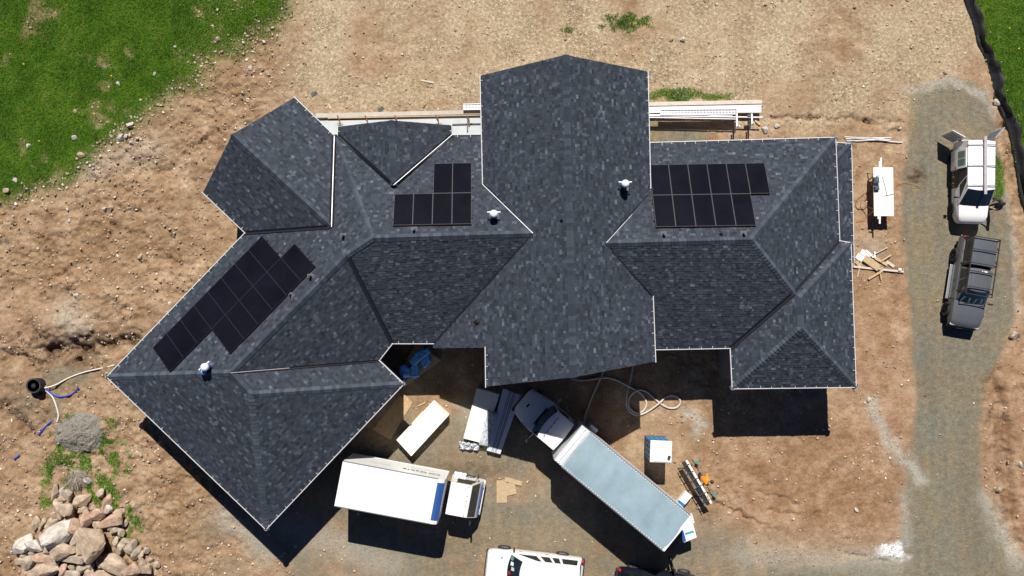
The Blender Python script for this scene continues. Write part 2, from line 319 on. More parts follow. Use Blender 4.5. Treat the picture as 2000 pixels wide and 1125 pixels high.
# ------------------------------------------------------------------ grass, straw, loose stones
def scatter(mask, n, seed, xr=(-31.5, 31.5), yr=(-16.5, 20.5)):
    R = np.random.RandomState(seed); M = mask * (GX > xr[0]) * (GX < xr[1]) * (GY > yr[0]) * (GY < yr[1]); M = np.clip(M, 0, None).ravel(); cs_ = np.cumsum(M)
    k = np.searchsorted(cs_, R.rand(n) * cs_[-1]); return GX.ravel()[k] + R.uniform(-st, st, n), GY.ravel()[k] + R.uniform(-st, st, n), R
def blades(name, mask, n, seed, L, wd, lift, m, lab, tone_noise=.6, xr=(-31.5, 31.5), yr=(-16.5, 20.5), cl=0.0):
    X, Y, R = scatter(mask, n, seed, xr, yr); k = len(X); Z = gzv(X, Y)
    az = R.uniform(0, 2 * np.pi, k); ln = R.uniform(*L, k); ww = R.uniform(*wd, k); el = R.uniform(*lift, k)
    dx, dy = np.cos(az), np.sin(az)
    b0 = np.stack([X - dy * ww / 2, Y + dx * ww / 2, Z - .005], -1); b1 = np.stack([X + dy * ww / 2, Y - dx * ww / 2, Z - .005], -1)
    tip = np.stack([X + dx * ln * np.cos(el), Y + dy * ln * np.cos(el), Z + ln * np.sin(el) + .01], -1)
    V = np.stack([b0, b1, tip], 1).reshape(-1, 3); T = np.arange(3 * k).reshape(-1, 3)
    t = np.clip(R.rand(k) * (1 - tone_noise) + tone_noise * (fbm(X, Y, .8, 4, seed + 3) - .5) * 2 + .5 * tone_noise, 0, 1)
    o = np_mesh(name, V, T, m, np.repeat(t, 3)); tag(o, lab, kind='stuff'); return o
m_grass = tone_mat('grass_blades', [(0, (.028, .085, .004)), (.45, (.075, .20, .006)), (.8, (.15, .29, .012)), (1, (.26, .30, .06))], .7)
m_straw = tone_mat('straw_fibres', [(0, (.2, .13, .075)), (.5, (.45, .34, .21)), (1, (.72, .62, .44))], .8)
blades('meadow_grass', np.clip(blur(g_l, 9) * 1.9 - .25 - 1.0 * np.clip(fbm(GX, GY, 2.2, 4, 201) - .3, 0, 1) * (1.15 - blur(g_l, 16)) * 2.2, 0, 1) * (1 - .6 * bare), 120000, 3, (.08, .2), (.014, .03), (.5, 1.3), m_grass, 'lush green grass sloping down beside the bare soil', xr=(-31.5, -9), yr=(5, 20.5))
blades('field_grass', g_r, 36000, 4, (.08, .2), (.014, .03), (.5, 1.3), m_grass, 'dense green grass beyond the black silt fence', xr=(25, 33), yr=(4, 20.5))
blades('weeds', np.clip(weeds * 1.5 - .25, 0, 1), 17000, 5, (.07, .2), (.02, .04), (.4, 1.2), m_grass, 'patchy green weeds growing in the bare soil')
blades('straw_mulch', straw ** 1.5, 90000, 6, (.08, .26), (.008, .02), (.0, .25), m_straw, 'dry straw mulch spread over the soil behind the house')
def pebbles(name, mask, n, seed, size, m, lab, yr=(-16.5, 20.5)):
    X, Y, R = scatter(mask, n, seed, yr=yr); k = len(X); Z = gzv(X, Y); s = size[0] + (size[1] - size[0]) * R.rand(k) ** 6
    o8 = np.array([(1, 0, 0), (-1, 0, 0), (0, 1, 0), (0, -1, 0), (0, 0, 1), (0, 0, -1)], float); t8 = np.array([(0, 2, 4), (2, 1, 4), (1, 3, 4), (3, 0, 4), (2, 0, 5), (1, 2, 5), (3, 1, 5), (0, 3, 5)])
    az = R.uniform(0, 6.28, k); ca_, sa = np.cos(az), np.sin(az)
    v = o8[None] * s[:, None, None] * R.uniform(.55, 1.2, (k, 6, 3)) * np.array([1.25, .85, .7]) + R.normal(0, .15, (k, 6, 3)) * s[:, None, None]
    vx = v[..., 0] * ca_[:, None] - v[..., 1] * sa[:, None]; vy = v[..., 0] * sa[:, None] + v[..., 1] * ca_[:, None]
    V = np.stack([vx + X[:, None], vy + Y[:, None], v[..., 2] + Z[:, None] + .2 * s[:, None]], -1).reshape(-1, 3)
    T = (t8[None] + 6 * np.arange(k)[:, None, None]).reshape(-1, 3)
    o = np_mesh(name, V, T, m, np.repeat(np.clip(R.normal(.5, .25, k), 0, 1), 6)); tag(o, lab, kind='stuff'); return o
m_stone = tone_mat('loose_stone', [(0, (.2, .13, .085)), (.4, (.42, .31, .215)), (.75, (.58, .47, .36)), (1, (.74, .69, .6))], .9)
m_grav = tone_mat('gravel_stone', [(0, (.1, .09, .075)), (.5, (.22, .2, .165)), (1, (.5, .48, .44))], .9)
in_l = np.clip((600 - PXG) / 80, 0, 1)
pebbles('loose_stones', soil * (.25 + .75 * in_l) * np.clip((fbm(GX, GY, .9, 3, 191) - .25) * 2.5, .1, 1), 34000, 8, (.014, .11), m_stone, 'small pale stones scattered over the tan soil')
pebbles('drive_gravel', np.clip(.35 * gravel + pale, 0, 1), 16000, 9, (.012, .04), m_grav, 'fine crushed gravel lying on the driven surfaces')
edge = np.clip(blur(g_l, 6) * (1 - blur(g_l, 6)) * 4 - .35, 0, 1)
pebbles('field_edge_stones', edge, 900, 10, (.04, .16), m_stone, 'loose stones strewn along the edge of the grass', yr=(5, 20.5))
# ------------------------------------------------------------------ the house
ZE, ZM, ZR = 4.12, 5.55, 8.02
VP = dict(L1=(208, 736, 4.11), L2=(520, 1035, 4.12), L3=(790, 750, 4.12), L4=(742, 704, 4.11), K=(767, 672, 4.14), J1=(451, 728, 6.82), J2=(489, 770, 6.82), J4=(679, 497, 6.86), J5=(728, 465, 7.17),
    A1=(396, 377, 4.13), A2=(478, 455, 4.12), A3=(653.5, 264.5, 4.12), A4=(576, 190, 4.12), AR=(453.4, 262.8, 6.05), AV=(648, 443, 6.02),
    MN=(952, 262, 4.12), MX=(952, 368, 5.77), M1=(1041, 456, 7.04), G6=(846, 672, 4.10), G7=(846, 680, 4.09), G8=(947, 679, 5.63), G9=(948, 755, 5.63), G2=(942, 360, 5.61), G1=(937, 148, 5.57), GT=(1105, 107, 7.99), GB=(1120, 737, 8.06),
    H1=(1266, 140, 5.47), H2=(1271.5, 378, 5.51), H3=(1276, 575, 5.55), H4=(1281, 706, 5.54), R1=(1183, 475.5, 7.00), R2=(1468, 468, 7.06), RN0=(1258, 278.5, 4.12), RX=(1258, 390, 5.82), RC=(1632, 268, 4.13), RE=(1640, 470, 4.11), E1=(1550, 572, 5.71), RS0=(1268, 684, 4.12), RSX=(1266, 566, 5.78), RS1=(1425, 681, 4.12), EC=(1662, 474, 4.12), ED=(1672, 757, 4.12), EF=(1429, 760, 4.12), EN=(1562, 582, 5.86), ES=(1565, 640, 5.86),
    D1=(659.5, 247.6, 4.12), D2=(659, 263, 4.12), DT=(764, 235, 5.86), DB=(769, 362, 5.92), D3=(883, 244.6, 4.12), D4=(884, 263, 4.12), P1=(1622, 277.5, 3.3), P2=(1663, 280, 3.3), P3=(1668, 512, 3.3), P4=(1633, 512, 3.82), P5=(1633, 312, 3.82), P6=(1622, 312, 3.82))
VW = {k: W(*v) for k, v in VP.items()}
FACES = dict(NW=('L1 A2 AV A3 J5 J4 J1', 'L1 A2'), ASW=('A1 AR AV A2', 'A1 A2'), ANE=('AR A4 A3 AV', 'A4 A3'), WSE=('J4 J1 L4 K', 'J4 J1'), NE=('J1 J2 L3 L4', 'L3 L4'), SE=('J2 L2 L3', 'L2 L3'), SW=('L1 J1 J2 L2', 'L1 L2'),
    MN=('A3 MN MX M1 J5', 'A3 MN'), MS=('J4 J5 M1 G6 K', 'K G6'), GL=('GT G1 G2 M1 G6 G7 G8 G9 GB', 'G1 G9'), GR=('GT H1 H2 R1 H3 H4 GB', 'H1 H4'),
    RN=('RN0 RC R2 R1 RX', 'RN0 RC'), RE=('RC RE E1 R2', 'RC RE'), RS=('R1 R2 E1 RS1 RS0 RSX', 'RS0 RS1'), EN=('RE EC EN E1', 'RE EC'), EE=('EC ED ES EN', 'EC ED'), ESS=('EF ED ES', 'EF ED'), EW=('RS1 E1 EN ES EF', 'RS1 EF'),
    DL=('D1 DT DB D2', 'D1 D2'), DR=('DT D3 D4 DB', 'D3 D4'), PE=('P2 P3 P4 P5', 'P2 P3'), PN=('P1 P2 P5 P6', 'P1 P2'))
house = empty('house', (0, 0, 0), 0, 'large new house with dark shingled hip and gable roofs', 'house')
m_shingle = tone_mat('asphalt_shingle', [(0, (.009, .012, .018)), (.3, (.022, .029, .041)), (.62, (.039, .051, .070)), (.85, (.074, .091, .116)), (1, (.118, .14, .168))], .82, bump=.25, bscale=90, grain=.22, gscale=45, spec=.4)
m_deck = mat('roof_deck', (.02, .024, .03), .9, var=.2)
m_white = mat('white_metal_trim', (.62, .62, .64), .45, var=.1)
m_trough = mat('dark_gutter_inside', (.02, .02, .024), .6, var=.3)
m_flash = mat('valley_metal', (.62, .63, .65), .5, metal=1.0, var=.12, vscale=3)
m_vshade = mat('valley_shade_black', (.012, .014, .018), .45, var=.2)
m_wall = mat('grey_siding', (.17, .17, .19), .7, var=.12, vscale=2)
m_glass = mat('dark_glass', (.015, .02, .025), .06, spec=.7, var=.3, vscale=.7)
def earclip(P):
    n = len(P); I = list(range(n)); ar = sum(P[i][0] * P[(i + 1) % n][1] - P[(i + 1) % n][0] * P[i][1] for i in range(n))
    if ar < 0: I.reverse()
    T = []; cr = lambda a, b, c: (b[0] - a[0]) * (c[1] - a[1]) - (b[1] - a[1]) * (c[0] - a[0]); g = 0
    while len(I) > 3 and g < 200:
        g += 1
        for k in range(len(I)):
            a, b, c = P[I[k - 1]], P[I[k]], P[I[(k + 1) % len(I)]]
            if cr(a, b, c) <= 1e-9: continue
            if any(cr(a, b, P[j]) > 1e-9 and cr(b, c, P[j]) > 1e-9 and cr(c, a, P[j]) > 1e-9 for j in I if j not in (I[k - 1], I[k], I[(k + 1) % len(I)])): continue
            T.append((I[k - 1], I[k], I[(k + 1) % len(I)])); I.pop(k); break
    T.append(tuple(I)); return T
def clip_tri(poly, tri):
    out = poly
    for i in range(3):
        ax, ay = tri[i]; bx, by = tri[(i + 1) % 3]; inp = out; out = []
        if not inp: return []
        sd = [(bx - ax) * (p[1] - ay) - (by - ay) * (p[0] - ax) for p in inp]
        for k in range(len(inp)):
            p, q, sp, sq = inp[k - 1], inp[k], sd[k - 1], sd[k]
            if (sp >= 0) != (sq >= 0):
                t = sp / (sp - sq); out.append((p[0] + t * (q[0] - p[0]), p[1] + t * (q[1] - p[1])))
            if sq >= 0: out.append(q)
    return out
class Face:
    def __init__(s, key):
        vk, ek = FACES[key]; s.key = key; s.P = [VW[k] for k in vk.split()]
        A = np.array([[p.x, p.y, 1] for p in s.P]); zz = np.array([p.z for p in s.P]); s.co = np.linalg.lstsq(A, zz, rcond=None)[0]
        s.res = zz - A @ s.co; s.A = A
        a, b = [VW[k] for k in ek.split()]
        g = Vector((s.co[0], s.co[1])); s.grad = g.length; s.up = g.normalized(); s.u = Vector((s.up.y, -s.up.x)); s.o = Vector((a.x, a.y)); s.cosp = 1 / math.sqrt(1 + s.grad ** 2)
        s.n = Vector((-s.co[0], -s.co[1], 1)).normalized()
    def z(s, x, y):
        d = (s.A[:, 0] - x) ** 2 + (s.A[:, 1] - y) ** 2 + 1e-4; wt = 1 / d; return float(s.co[0] * x + s.co[1] * y + s.co[2] + (wt * s.res).sum() / wt.sum())
    def at(s, px, py, dz=0.0):
        z = 6.0
        for _ in range(8): p = W(px, py, z); z = s.z(p.x, p.y) + dz
        return W(px, py, z)
FC = {k: Face(k) for k in FACES}
for k in ('GL', 'GR'): pass
unit_tab = {}
def tab_mesh(t):
    if t not in unit_tab:
        me = MB(); me.add([(0, 0, 1), (1, 0, 1), (1, 1, .15), (0, 1, .15), (0, 0, 0), (1, 0, 0)], [(0, 1, 2, 3), (4, 5, 1, 0), (1, 5, 2), (4, 0, 3)], t / 9)
        q = me.mesh('shingle', 'keep', True); q.materials.append(m_shingle); unit_tab[t] = q
    return unit_tab[t]
EXPO = 0.145; singles = 0
for key, fc in FC.items():
    P2 = [(p.x, p.y) for p in fc.P]; T = earclip(P2)
    mb = MB(); top = [(p.x, p.y, p.z - .11) for p in fc.P]; bot = [(p.x, p.y, p.z - .22) for p in fc.P]; nP = len(top)
    mb.add(top + bot, [t for t in T] + [tuple(i + nP for i in t[::-1]) for t in T] + [(i, (i + 1) % nP, nP + (i + 1) % nP, nP + i) for i in range(nP)])
    slope = mb.build('roof_slope', m_deck, house)
    step = EXPO * fc.cosp; uv = lambda p: ((p[0] - fc.o.x) * fc.u.x + (p[1] - fc.o.y) * fc.u.y, (p[0] - fc.o.x) * fc.up.x + (p[1] - fc.o.y) * fc.up.y)
    UV = [uv(p) for p in P2]; TR = []
    for t in T:
        q = [UV[i] for i in t]
        if (q[1][0] - q[0][0]) * (q[2][1] - q[0][1]) - (q[1][1] - q[0][1]) * (q[2][0] - q[0][0]) < 0: q.reverse()
        TR.append((q, min(x for x, _ in q), max(x for x, _ in q), min(y for _, y in q), max(y for _, y in q)))
    u0, u1 = min(x for x, _ in UV), max(x for x, _ in UV); v0, v1 = min(y for _, y in UV), max(y for _, y in UV)
    sh = MB(); rr = random.Random(key); i = 0; v = math.floor(v0 / step) * step
    while v < v1:
        u = u0 - rr.uniform(0, .6)
        while u < u1:
            wd = rr.choice((.12, .15, .18, .21, .25)); th = rr.choice((.004, .005, .02, .026)); x = rr.random()
            tn = rr.gauss(.44, .12) if x < .76 else (rr.gauss(.74, .1) if x < .87 else rr.gauss(.22, .08)); tn = min(1, max(0, tn))
            ua, ub, va, vb = u, u + wd - .006, v, v + step; u += wd
            rect = [(ua, va), (ub, va), (ub, vb), (ua, vb)]; frs = []; area = 0
            for q, a0, a1, b0, b1 in TR:
                if ub < a0 or ua > a1 or vb < b0 or va > b1: continue
                c = clip_tri(rect, q)
                if len(c) >= 3: frs.append(c); area += abs(sum(c[k - 1][0] * c[k][1] - c[k][0] * c[k - 1][1] for k in range(len(c)))) / 2
            if not frs: continue
            if key in ('GL', 'GR') and singles < 300 and wd >= .25 and area > .995 * (ub - ua) * step:
                c2 = Vector((fc.o.x, fc.o.y)) + fc.u * ua + fc.up * va; z = fc.z(c2.x, c2.y)
                pxy = to_px(c2.x, c2.y, z)
                if (440 < pxy[1] < 620 and 970 < pxy[0] < 1230):
                    o = bpy.data.objects.new('shingle', tab_mesh(int(round(tn * 9)))); link(o, slope); singles += 1
                    ux = Vector((fc.u.x, fc.u.y, 0)) ; uy = Vector((fc.up.x, fc.up.y, fc.grad)).normalized(); uz = ux.cross(uy)
                    if uz.z < 0: uz = -uz
                    M = Matrix((ux * (ub - ua), uy * EXPO, uz * th)).transposed().to_4x4(); M.translation = (c2.x, c2.y, z + .004); o.matrix_world = M
                    continue
            for c in frs:
                pts = []; zl = []
                for (a, bq) in c:
                    p = Vector((fc.o.x, fc.o.y)) + fc.u * a + fc.up * bq; zb = fc.z(p.x, p.y); k = max(0, 1 - (bq - va) / step)
                    pts.append((p.x, p.y, zb + .006 + th * (.15 + .85 * k))); zl.append((p.x, p.y, zb))
                sh.poly(pts, tn)
                for k in range(len(c)):                       # butt edge and tab sides
                    if abs(c[k - 1][1] - va) < 1e-6 and abs(c[k][1] - va) < 1e-6: sh.poly([pts[k - 1], pts[k], zl[k], zl[k - 1]], tn)
                    elif abs(c[k - 1][0] - c[k][0]) < 1e-6 and (abs(c[k][0] - ua) < 1e-6 or abs(c[k][0] - ub) < 1e-6): sh.poly([pts[k - 1], pts[k], zl[k], zl[k - 1]], tn * .8)
        v += step
    o = sh.build('shingles', m_shingle, slope, smooth='keep', tones=True); o['kind'] = 'stuff'
# ridge and hip caps
RIDGES = [('GT', 'GB', 0), ('J5', 'M1', 0), ('R1', 'R2', 0), ('J4', 'J1', 0), ('J1', 'J2', 0), ('L2', 'J2', 1), ('L3', 'J2', 1), ('L1', 'J1', 1), ('J4', 'J5', 1), ('A3', 'J5', 1), ('AR', 'AV', 0), ('DT', 'DB', 0), ('RC', 'R2', 1), ('E1', 'R2', 1), ('E1', 'EN', 0), ('EN', 'ES', 0), ('EF', 'ES', 1), ('ED', 'ES', 1), ('EC', 'EN', 1), ('P2', 'P5', 1)]
ncap = 0
for a, bk, hip in RIDGES:
    A, B = VW[a].copy(), VW[bk].copy()
    d = B - A; L = d.length; d.normalize(); y = Vector((0, 0, 1)).cross(d).normalized(); zc = d.cross(y); drop = .36 if hip else .50; hw = .175
    if (a, bk) == ('A3', 'J5'): drop, hw = .22, .14
    M = Matrix((d, y, zc)).transposed()
    base = MB(); base.loft([[M @ Vector((s, -hw, -hw * drop - .03)) + A, M @ Vector((s, 0, .035)) + A, M @ Vector((s, hw, -hw * drop - .03)) + A, M @ Vector((s, 0, -.12)) + A] for s in (0, L)])
    br = base.build('ridge', m_deck, house)
    n_ = max(1, int(L / .2)); ex = L / n_; rest = MB(); var = {}
    for i in range(n_):
        t = rnd.randint(5, 7); jj = rnd.uniform(-.006, .006)
        vs = [(0, -hw, -hw * drop + .045), (0, 0, .095), (0, hw, -hw * drop + .045), (ex * 1.05, -hw, -hw * drop + .012), (ex * 1.05, 0, .05), (ex * 1.05, hw, -hw * drop + .012), (0, -hw, -hw * drop - .02), (0, hw, -hw * drop - .02), (0, 0, .03)]
        fs = [(0, 3, 4, 1), (1, 4, 5, 2), (6, 0, 1, 8), (8, 1, 2, 7), (0, 6, 3), (2, 5, 7)]
        if ncap < 300:
            if t not in var: q = MB().add(vs, fs, t / 9).mesh('ridge_cap', None, True); q.materials.append(m_shingle); var[t] = q
            o = bpy.data.objects.new('ridge_cap', var[t]); link(o, br); ncap += 1
            MM = M.to_4x4(); MM.translation = A + d * (i * ex) + y * jj; o.matrix_world = MM
        else: rest.add([M @ Vector(p) + A + d * (i * ex) + y * jj for p in vs], fs, t / 9)
    if rest.v: o = rest.build('ridge_caps', m_shingle, br, tones=True); o['kind'] = 'stuff'
# valley flashings: near-black colour stands in for shade along the cut shingles
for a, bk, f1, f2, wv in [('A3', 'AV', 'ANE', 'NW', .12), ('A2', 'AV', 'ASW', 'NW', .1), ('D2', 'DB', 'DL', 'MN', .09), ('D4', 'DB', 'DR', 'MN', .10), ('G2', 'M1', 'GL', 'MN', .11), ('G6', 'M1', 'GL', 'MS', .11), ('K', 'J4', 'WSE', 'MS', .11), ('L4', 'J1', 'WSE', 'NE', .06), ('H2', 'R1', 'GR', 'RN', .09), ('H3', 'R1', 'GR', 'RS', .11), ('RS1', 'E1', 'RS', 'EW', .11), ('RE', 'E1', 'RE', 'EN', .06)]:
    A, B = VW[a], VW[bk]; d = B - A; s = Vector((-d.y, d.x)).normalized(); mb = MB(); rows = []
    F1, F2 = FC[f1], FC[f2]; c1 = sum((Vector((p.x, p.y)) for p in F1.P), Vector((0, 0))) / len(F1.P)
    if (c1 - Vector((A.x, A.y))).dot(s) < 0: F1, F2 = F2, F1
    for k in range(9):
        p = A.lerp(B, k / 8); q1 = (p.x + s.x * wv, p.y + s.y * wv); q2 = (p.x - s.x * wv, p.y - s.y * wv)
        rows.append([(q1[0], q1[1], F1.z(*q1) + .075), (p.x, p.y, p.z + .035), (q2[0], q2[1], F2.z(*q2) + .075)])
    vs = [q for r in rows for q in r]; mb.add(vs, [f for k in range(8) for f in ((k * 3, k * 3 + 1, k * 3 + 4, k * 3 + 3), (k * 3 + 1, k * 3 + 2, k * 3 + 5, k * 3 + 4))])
    vf = mb.build('valley_shade_strip', m_vshade, house)
    if bk in ('AV', 'DB', 'M1', 'R1', 'J1') and a in ('A3', 'D4', 'G2', 'H2', 'L4'):       # bare metal rib, added only for the bright sunlit valley lines
        e = .3 if a == 'L4' else 1.0; S = B if a == 'L4' else A; E_ = B.lerp(A, .38) if a == 'L4' else B
        up_ = Vector((0, 0, .06)); MB().bar(S + up_, E_ + up_, .03, .045).build('valley_rib', m_flash, vf)
# gutters
GUT = [('L1', 'L2', 'SW'), ('L2', 'L3', 'SE'), ('L3', 'L4', 'NE'), ('L4', 'K', 'WSE'), ('K', 'G6', 'MS'), ('L1', 'A2', 'NW'), ('A1', 'A2', 'ASW'), ('A4', 'A3', 'ANE'), ('D1', 'D2', 'DL'), ('D3', 'D4', 'DR'), ('D4', 'MN', 'MN'), ('G1', 'G2', 'GL'), ('G8', 'G9', 'GL'), ('H1', 'H2', 'GR'), ('H3', 'H4', 'GR'), ('RN0', 'RC', 'RN'), ('RC', 'RE', 'RE'), ('RE', 'EC', 'EN'), ('EC', 'ED', 'EE'), ('EF', 'ED', 'ESS'), ('RS1', 'EF', 'EW'), ('RS0', 'RS1', 'RS'), ('P2', 'P3', 'PE'), ('P1', 'P2', 'PN')]
for a, bk, fk in GUT:
    A, B = VW[a].copy(), VW[bk].copy(); d = (B - A); d.z = 0; L = d.length; d.normalize(); o2 = Vector((d.y, -d.x, 0)); cen = sum((p for p in FC[fk].P), Vector((0, 0, 0))) / len(FC[fk].P)
    if (cen - A).dot(o2) > 0: o2 = -o2
    # the eave line traced in the picture is the gutter's outer lip: the trough lies just inside it
    off = .0
    def ring(p, pts): return [p + o2 * x + Vector((0, 0, z)) for x, z in pts]
    g = MB(); lip = [(-.034, .075), (.0, .075), (.012, .05), (.012, -.05), (-.02, -.09), (-.15, -.09), (-.15, -.08), (-.035, -.075), (-.008, -.04), (-.008, .05), (-.034, .055)]
    gut = g.loft([ring(A - d * .05, lip), ring(B + d * .05, lip)]).build('gutter', m_white, house)
    tr_ = [(-.035, .02), (-.15, .035), (-.15, -.02), (-.035, -.02)]
    MB().loft([ring(A, tr_), ring(B, tr_)]).build('gutter_trough', m_trough, gut)
    hb = MB(); n_ = max(1, round(L / .62))
    for i in range(n_):
        p = A + d * (L * (i + .5) / n_ + rnd.uniform(-.06, .06)); hb.bar(p + o2 * -.165 + Vector((0, 0, .085)), p + o2 * -.02 + Vector((0, 0, .072)), .02, .02)
    h = hb.build('gutter_hangers', m_white, gut); h['kind'] = 'stuff'
# walls under the eaves (set back), gable walls of the tall block
OUT = 'L1 L2 L3 L4 K G6 G7 G8 G9 H4 RS0b RS1 EF ED EC RE RC RN0b H1 G1 MNb D4 D3 D1 D2 A3 A4 A1 A2'.split()
extra = dict(RS0b=W(1281, 683, ZE), RN0b=W(1269, 276, ZE), MNb=W(939, 262, ZE))
OP = [Vector((p.x, p.y)) for p in (extra.get(k) or VW[k] for k in OUT)]
def inset(P, d):
    n = len(P); ar = sum(P[i].x * P[(i + 1) % n].y - P[(i + 1) % n].x * P[i].y for i in range(n)); sg = 1 if ar > 0 else -1; R = []
    for i in range(n):
        a, b_, c = P[i - 1], P[i], P[(i + 1) % n]; d1 = (b_ - a).normalized(); d2 = (c - b_).normalized(); n1 = Vector((-d1.y, d1.x)) * sg; n2 = Vector((-d2.y, d2.x)) * sg
        k = 1 + n1.dot(n2); R.append(b_ + (n1 + n2) * (d / max(k, .35)))
    return R
WI = inset(OP, .42)
mb = MB()
for i in range(len(WI)):
    p, q = WI[i], WI[(i + 1) % len(WI)]
    zt = ZE - .25
    mb.bar((p.x, p.y, zt / 2), (q.x, q.y, zt / 2), .12, zt)
house_wall = mb.build('wall', m_wall, house)
gp = [W(1266, 140, ZM), W(937, 148, ZM), W(948, 755, ZM), W(1281, 706, ZM)]; gp = inset([Vector((p.x, p.y)) for p in gp], .42)
mb = MB()
for i in (1, 3): p, q = gp[i], gp[(i + 1) % 4]; mb.bar((p.x, p.y, (ZM + ZE) / 2 - .3), (q.x, q.y, (ZM + ZE) / 2 - .3), .13, ZM - ZE + .3)
for i in (0, 2):
    p, q = gp[i], gp[(i + 1) % 4]; dd = (q - p).normalized(); nn = Vector((-dd.y, dd.x)) * .06; mid = (p + q) / 2
    prof = [(p, 3.9), (q, 3.9), (q, ZM - .12), (mid, ZR - .35), (p, ZM - .12)]
    mb.loft([[(a.x + nn.x * s, a.y + nn.y * s, z) for a, z in prof] for s in (-1, 1)])
mb.build('gable_wall', m_wall, house)
# garage doors on the south-east wall of the angled wing, built in raised panels
m_gdoor = mat('dark_blue_door', (.035, .045, .075), .35, var=.2)
p, q = None, None
i2 = OUT.index('L2'); p, q = WI[i2], WI[i2 + 1]; dd = (q - p).normalized(); nn = Vector((dd.y, -dd.x))
for c in (.2, .5, .8):
    m_ = p.lerp(q, c); dm = MB()
    for r in range(4): dm.bar((*(m_ - dd * 1.25 + nn * .09), .35 + r * .66), (*(m_ + dd * 1.25 + nn * .09), .35 + r * .66), .05, .62)
    dr = dm.build('garage_door', m_gdoor, house, bevel=.012)
    for k in (-.8, 0, .8): MB().bar((*(m_ + dd * (k - .3) + nn * .125), 2.33), (*(m_ + dd * (k + .3) + nn * .125), 2.33), .02, .4).build('pane', m_glass, dr)
# windows in the long rear walls
for ka, cs in (('A4', (.5,)), ('L1', (.3, .65)), ('RS0b', (.5,)), ('RC', (.3, .7)), ('ED', (.5,))):
    i2 = OUT.index(ka); p, q = WI[i2], WI[(i2 + 1) % len(WI)]; dd = (q - p).normalized(); nn = Vector((dd.y, -dd.x))
    for c in cs:
        m_ = p.lerp(q, c); wn = MB().bar((*(m_ - dd * .75 + nn * .08), 1.9), (*(m_ + dd * .75 + nn * .08), 1.9), .06, 1.5).build('window', m_white, house)
        MB().bar((*(m_ - dd * .66 + nn * .115), 1.9), (*(m_ + dd * .66 + nn * .115), 1.9), .02, 1.32).build('pane', m_glass, wn)
# ------------------------------------------------------------------ solar arrays
m_cell = mat('solar_glass', (.006, .006, .010), .2, spec=.18, var=.35, vscale=.6)
m_frl = mat('silver_panel_frame', (.04, .042, .048), .45)
m_frd = mat('black_panel_frame', (.012, .012, .015), .5)
m_rail = mat('black_rail', (.012, .012, .014), .5)
def array(fk, p00, p10, n_, p01, rows, frm, label, gap_shades):
    fc = FC[fk]; hgt = .17
    A, B, C = fc.at(*p00, hgt), fc.at(*p10, hgt), fc.at(*p01, hgt)
    u = (B - A) / n_; v = C - A; un = u.normalized(); v = v - un * v.dot(un); nrm = un.cross(v).normalized()
    if nrm.z < 0: nrm = -nrm
    root = empty('solar_array', (A + B) / 2, 0, label, 'solar panels'); inv = Matrix.Translation(-root.location)
    vn = v.normalized(); lw, lv = u.length, v.length; fw = .014
    def quadbox(mb, c, a, b_, h0, h1):
        vs = [c + a * sa + b_ * sb + nrm * h for h in (h0, h1) for sa, sb in ((-1, -1), (1, -1), (1, 1), (-1, 1))]
        mb.add([inv @ q for q in vs], [(3, 2, 1, 0), (4, 5, 6, 7), (0, 1, 5, 4), (1, 2, 6, 5), (2, 3, 7, 6), (3, 0, 4, 7)])
    for r, (i0, i1) in enumerate(rows):
        for i in range(i0, i1):
            c = A + u * (i + .5) + v * (r + .5); a, b_ = un * (lw / 2 - .003), vn * (lv / 2 - .003)
            f = MB(); quadbox(f, c, a, b_, -.035, 0); pn = f.build('solar_panel', frm, root)
            g = MB(); quadbox(g, c, un * (lw / 2 - .008 - fw), vn * (lv / 2 - .008 - fw), -.002, .004); g.build('cell_sheet', m_cell, pn)
        for k in (.22, .78):
            f = MB(); c = A + u * ((i0 + i1) / 2) + v * (r + k); quadbox(f, c, un * ((i1 - i0) * lw / 2 + .06), vn * .022, -.13, -.04); f.build('mounting_rail', m_rail, root)
    for rc, i0, i1 in gap_shades:                               # black strip stands in for the shaded gap under the raised upper edge
        c = A + u * ((i0 + i1) / 2) + v * rc; f = MB(); quadbox(f, c, un * ((i1 - i0) * lw / 2 - .01), vn * .006, -.16, -.036); f.build('gap_shade_strip', m_rail, root)
    return root
array('MN', (767, 440), (921, 437), 4, (769.5, 379), [(0, 4), (2, 4)], m_frl, 'six black solar panels on the slope left of the tall gable', [(0, 0, 4)])
array('RN', (1281, 443), (1477, 440), 5, (1276, 381), [(0, 5), (0, 6)], m_frl, 'eleven black solar panels on the slope right of the tall gable', [(0, 0, 5), (1, 5, 6)])
array('NW', (298.2, 678.8), (511.4, 460.6), 8, (331.5, 725.7), [(0, 8), (3, 9)], m_frd, 'fourteen black solar panels stepped along the angled left wing', [(2, 3, 9), (1, 0, 3)])
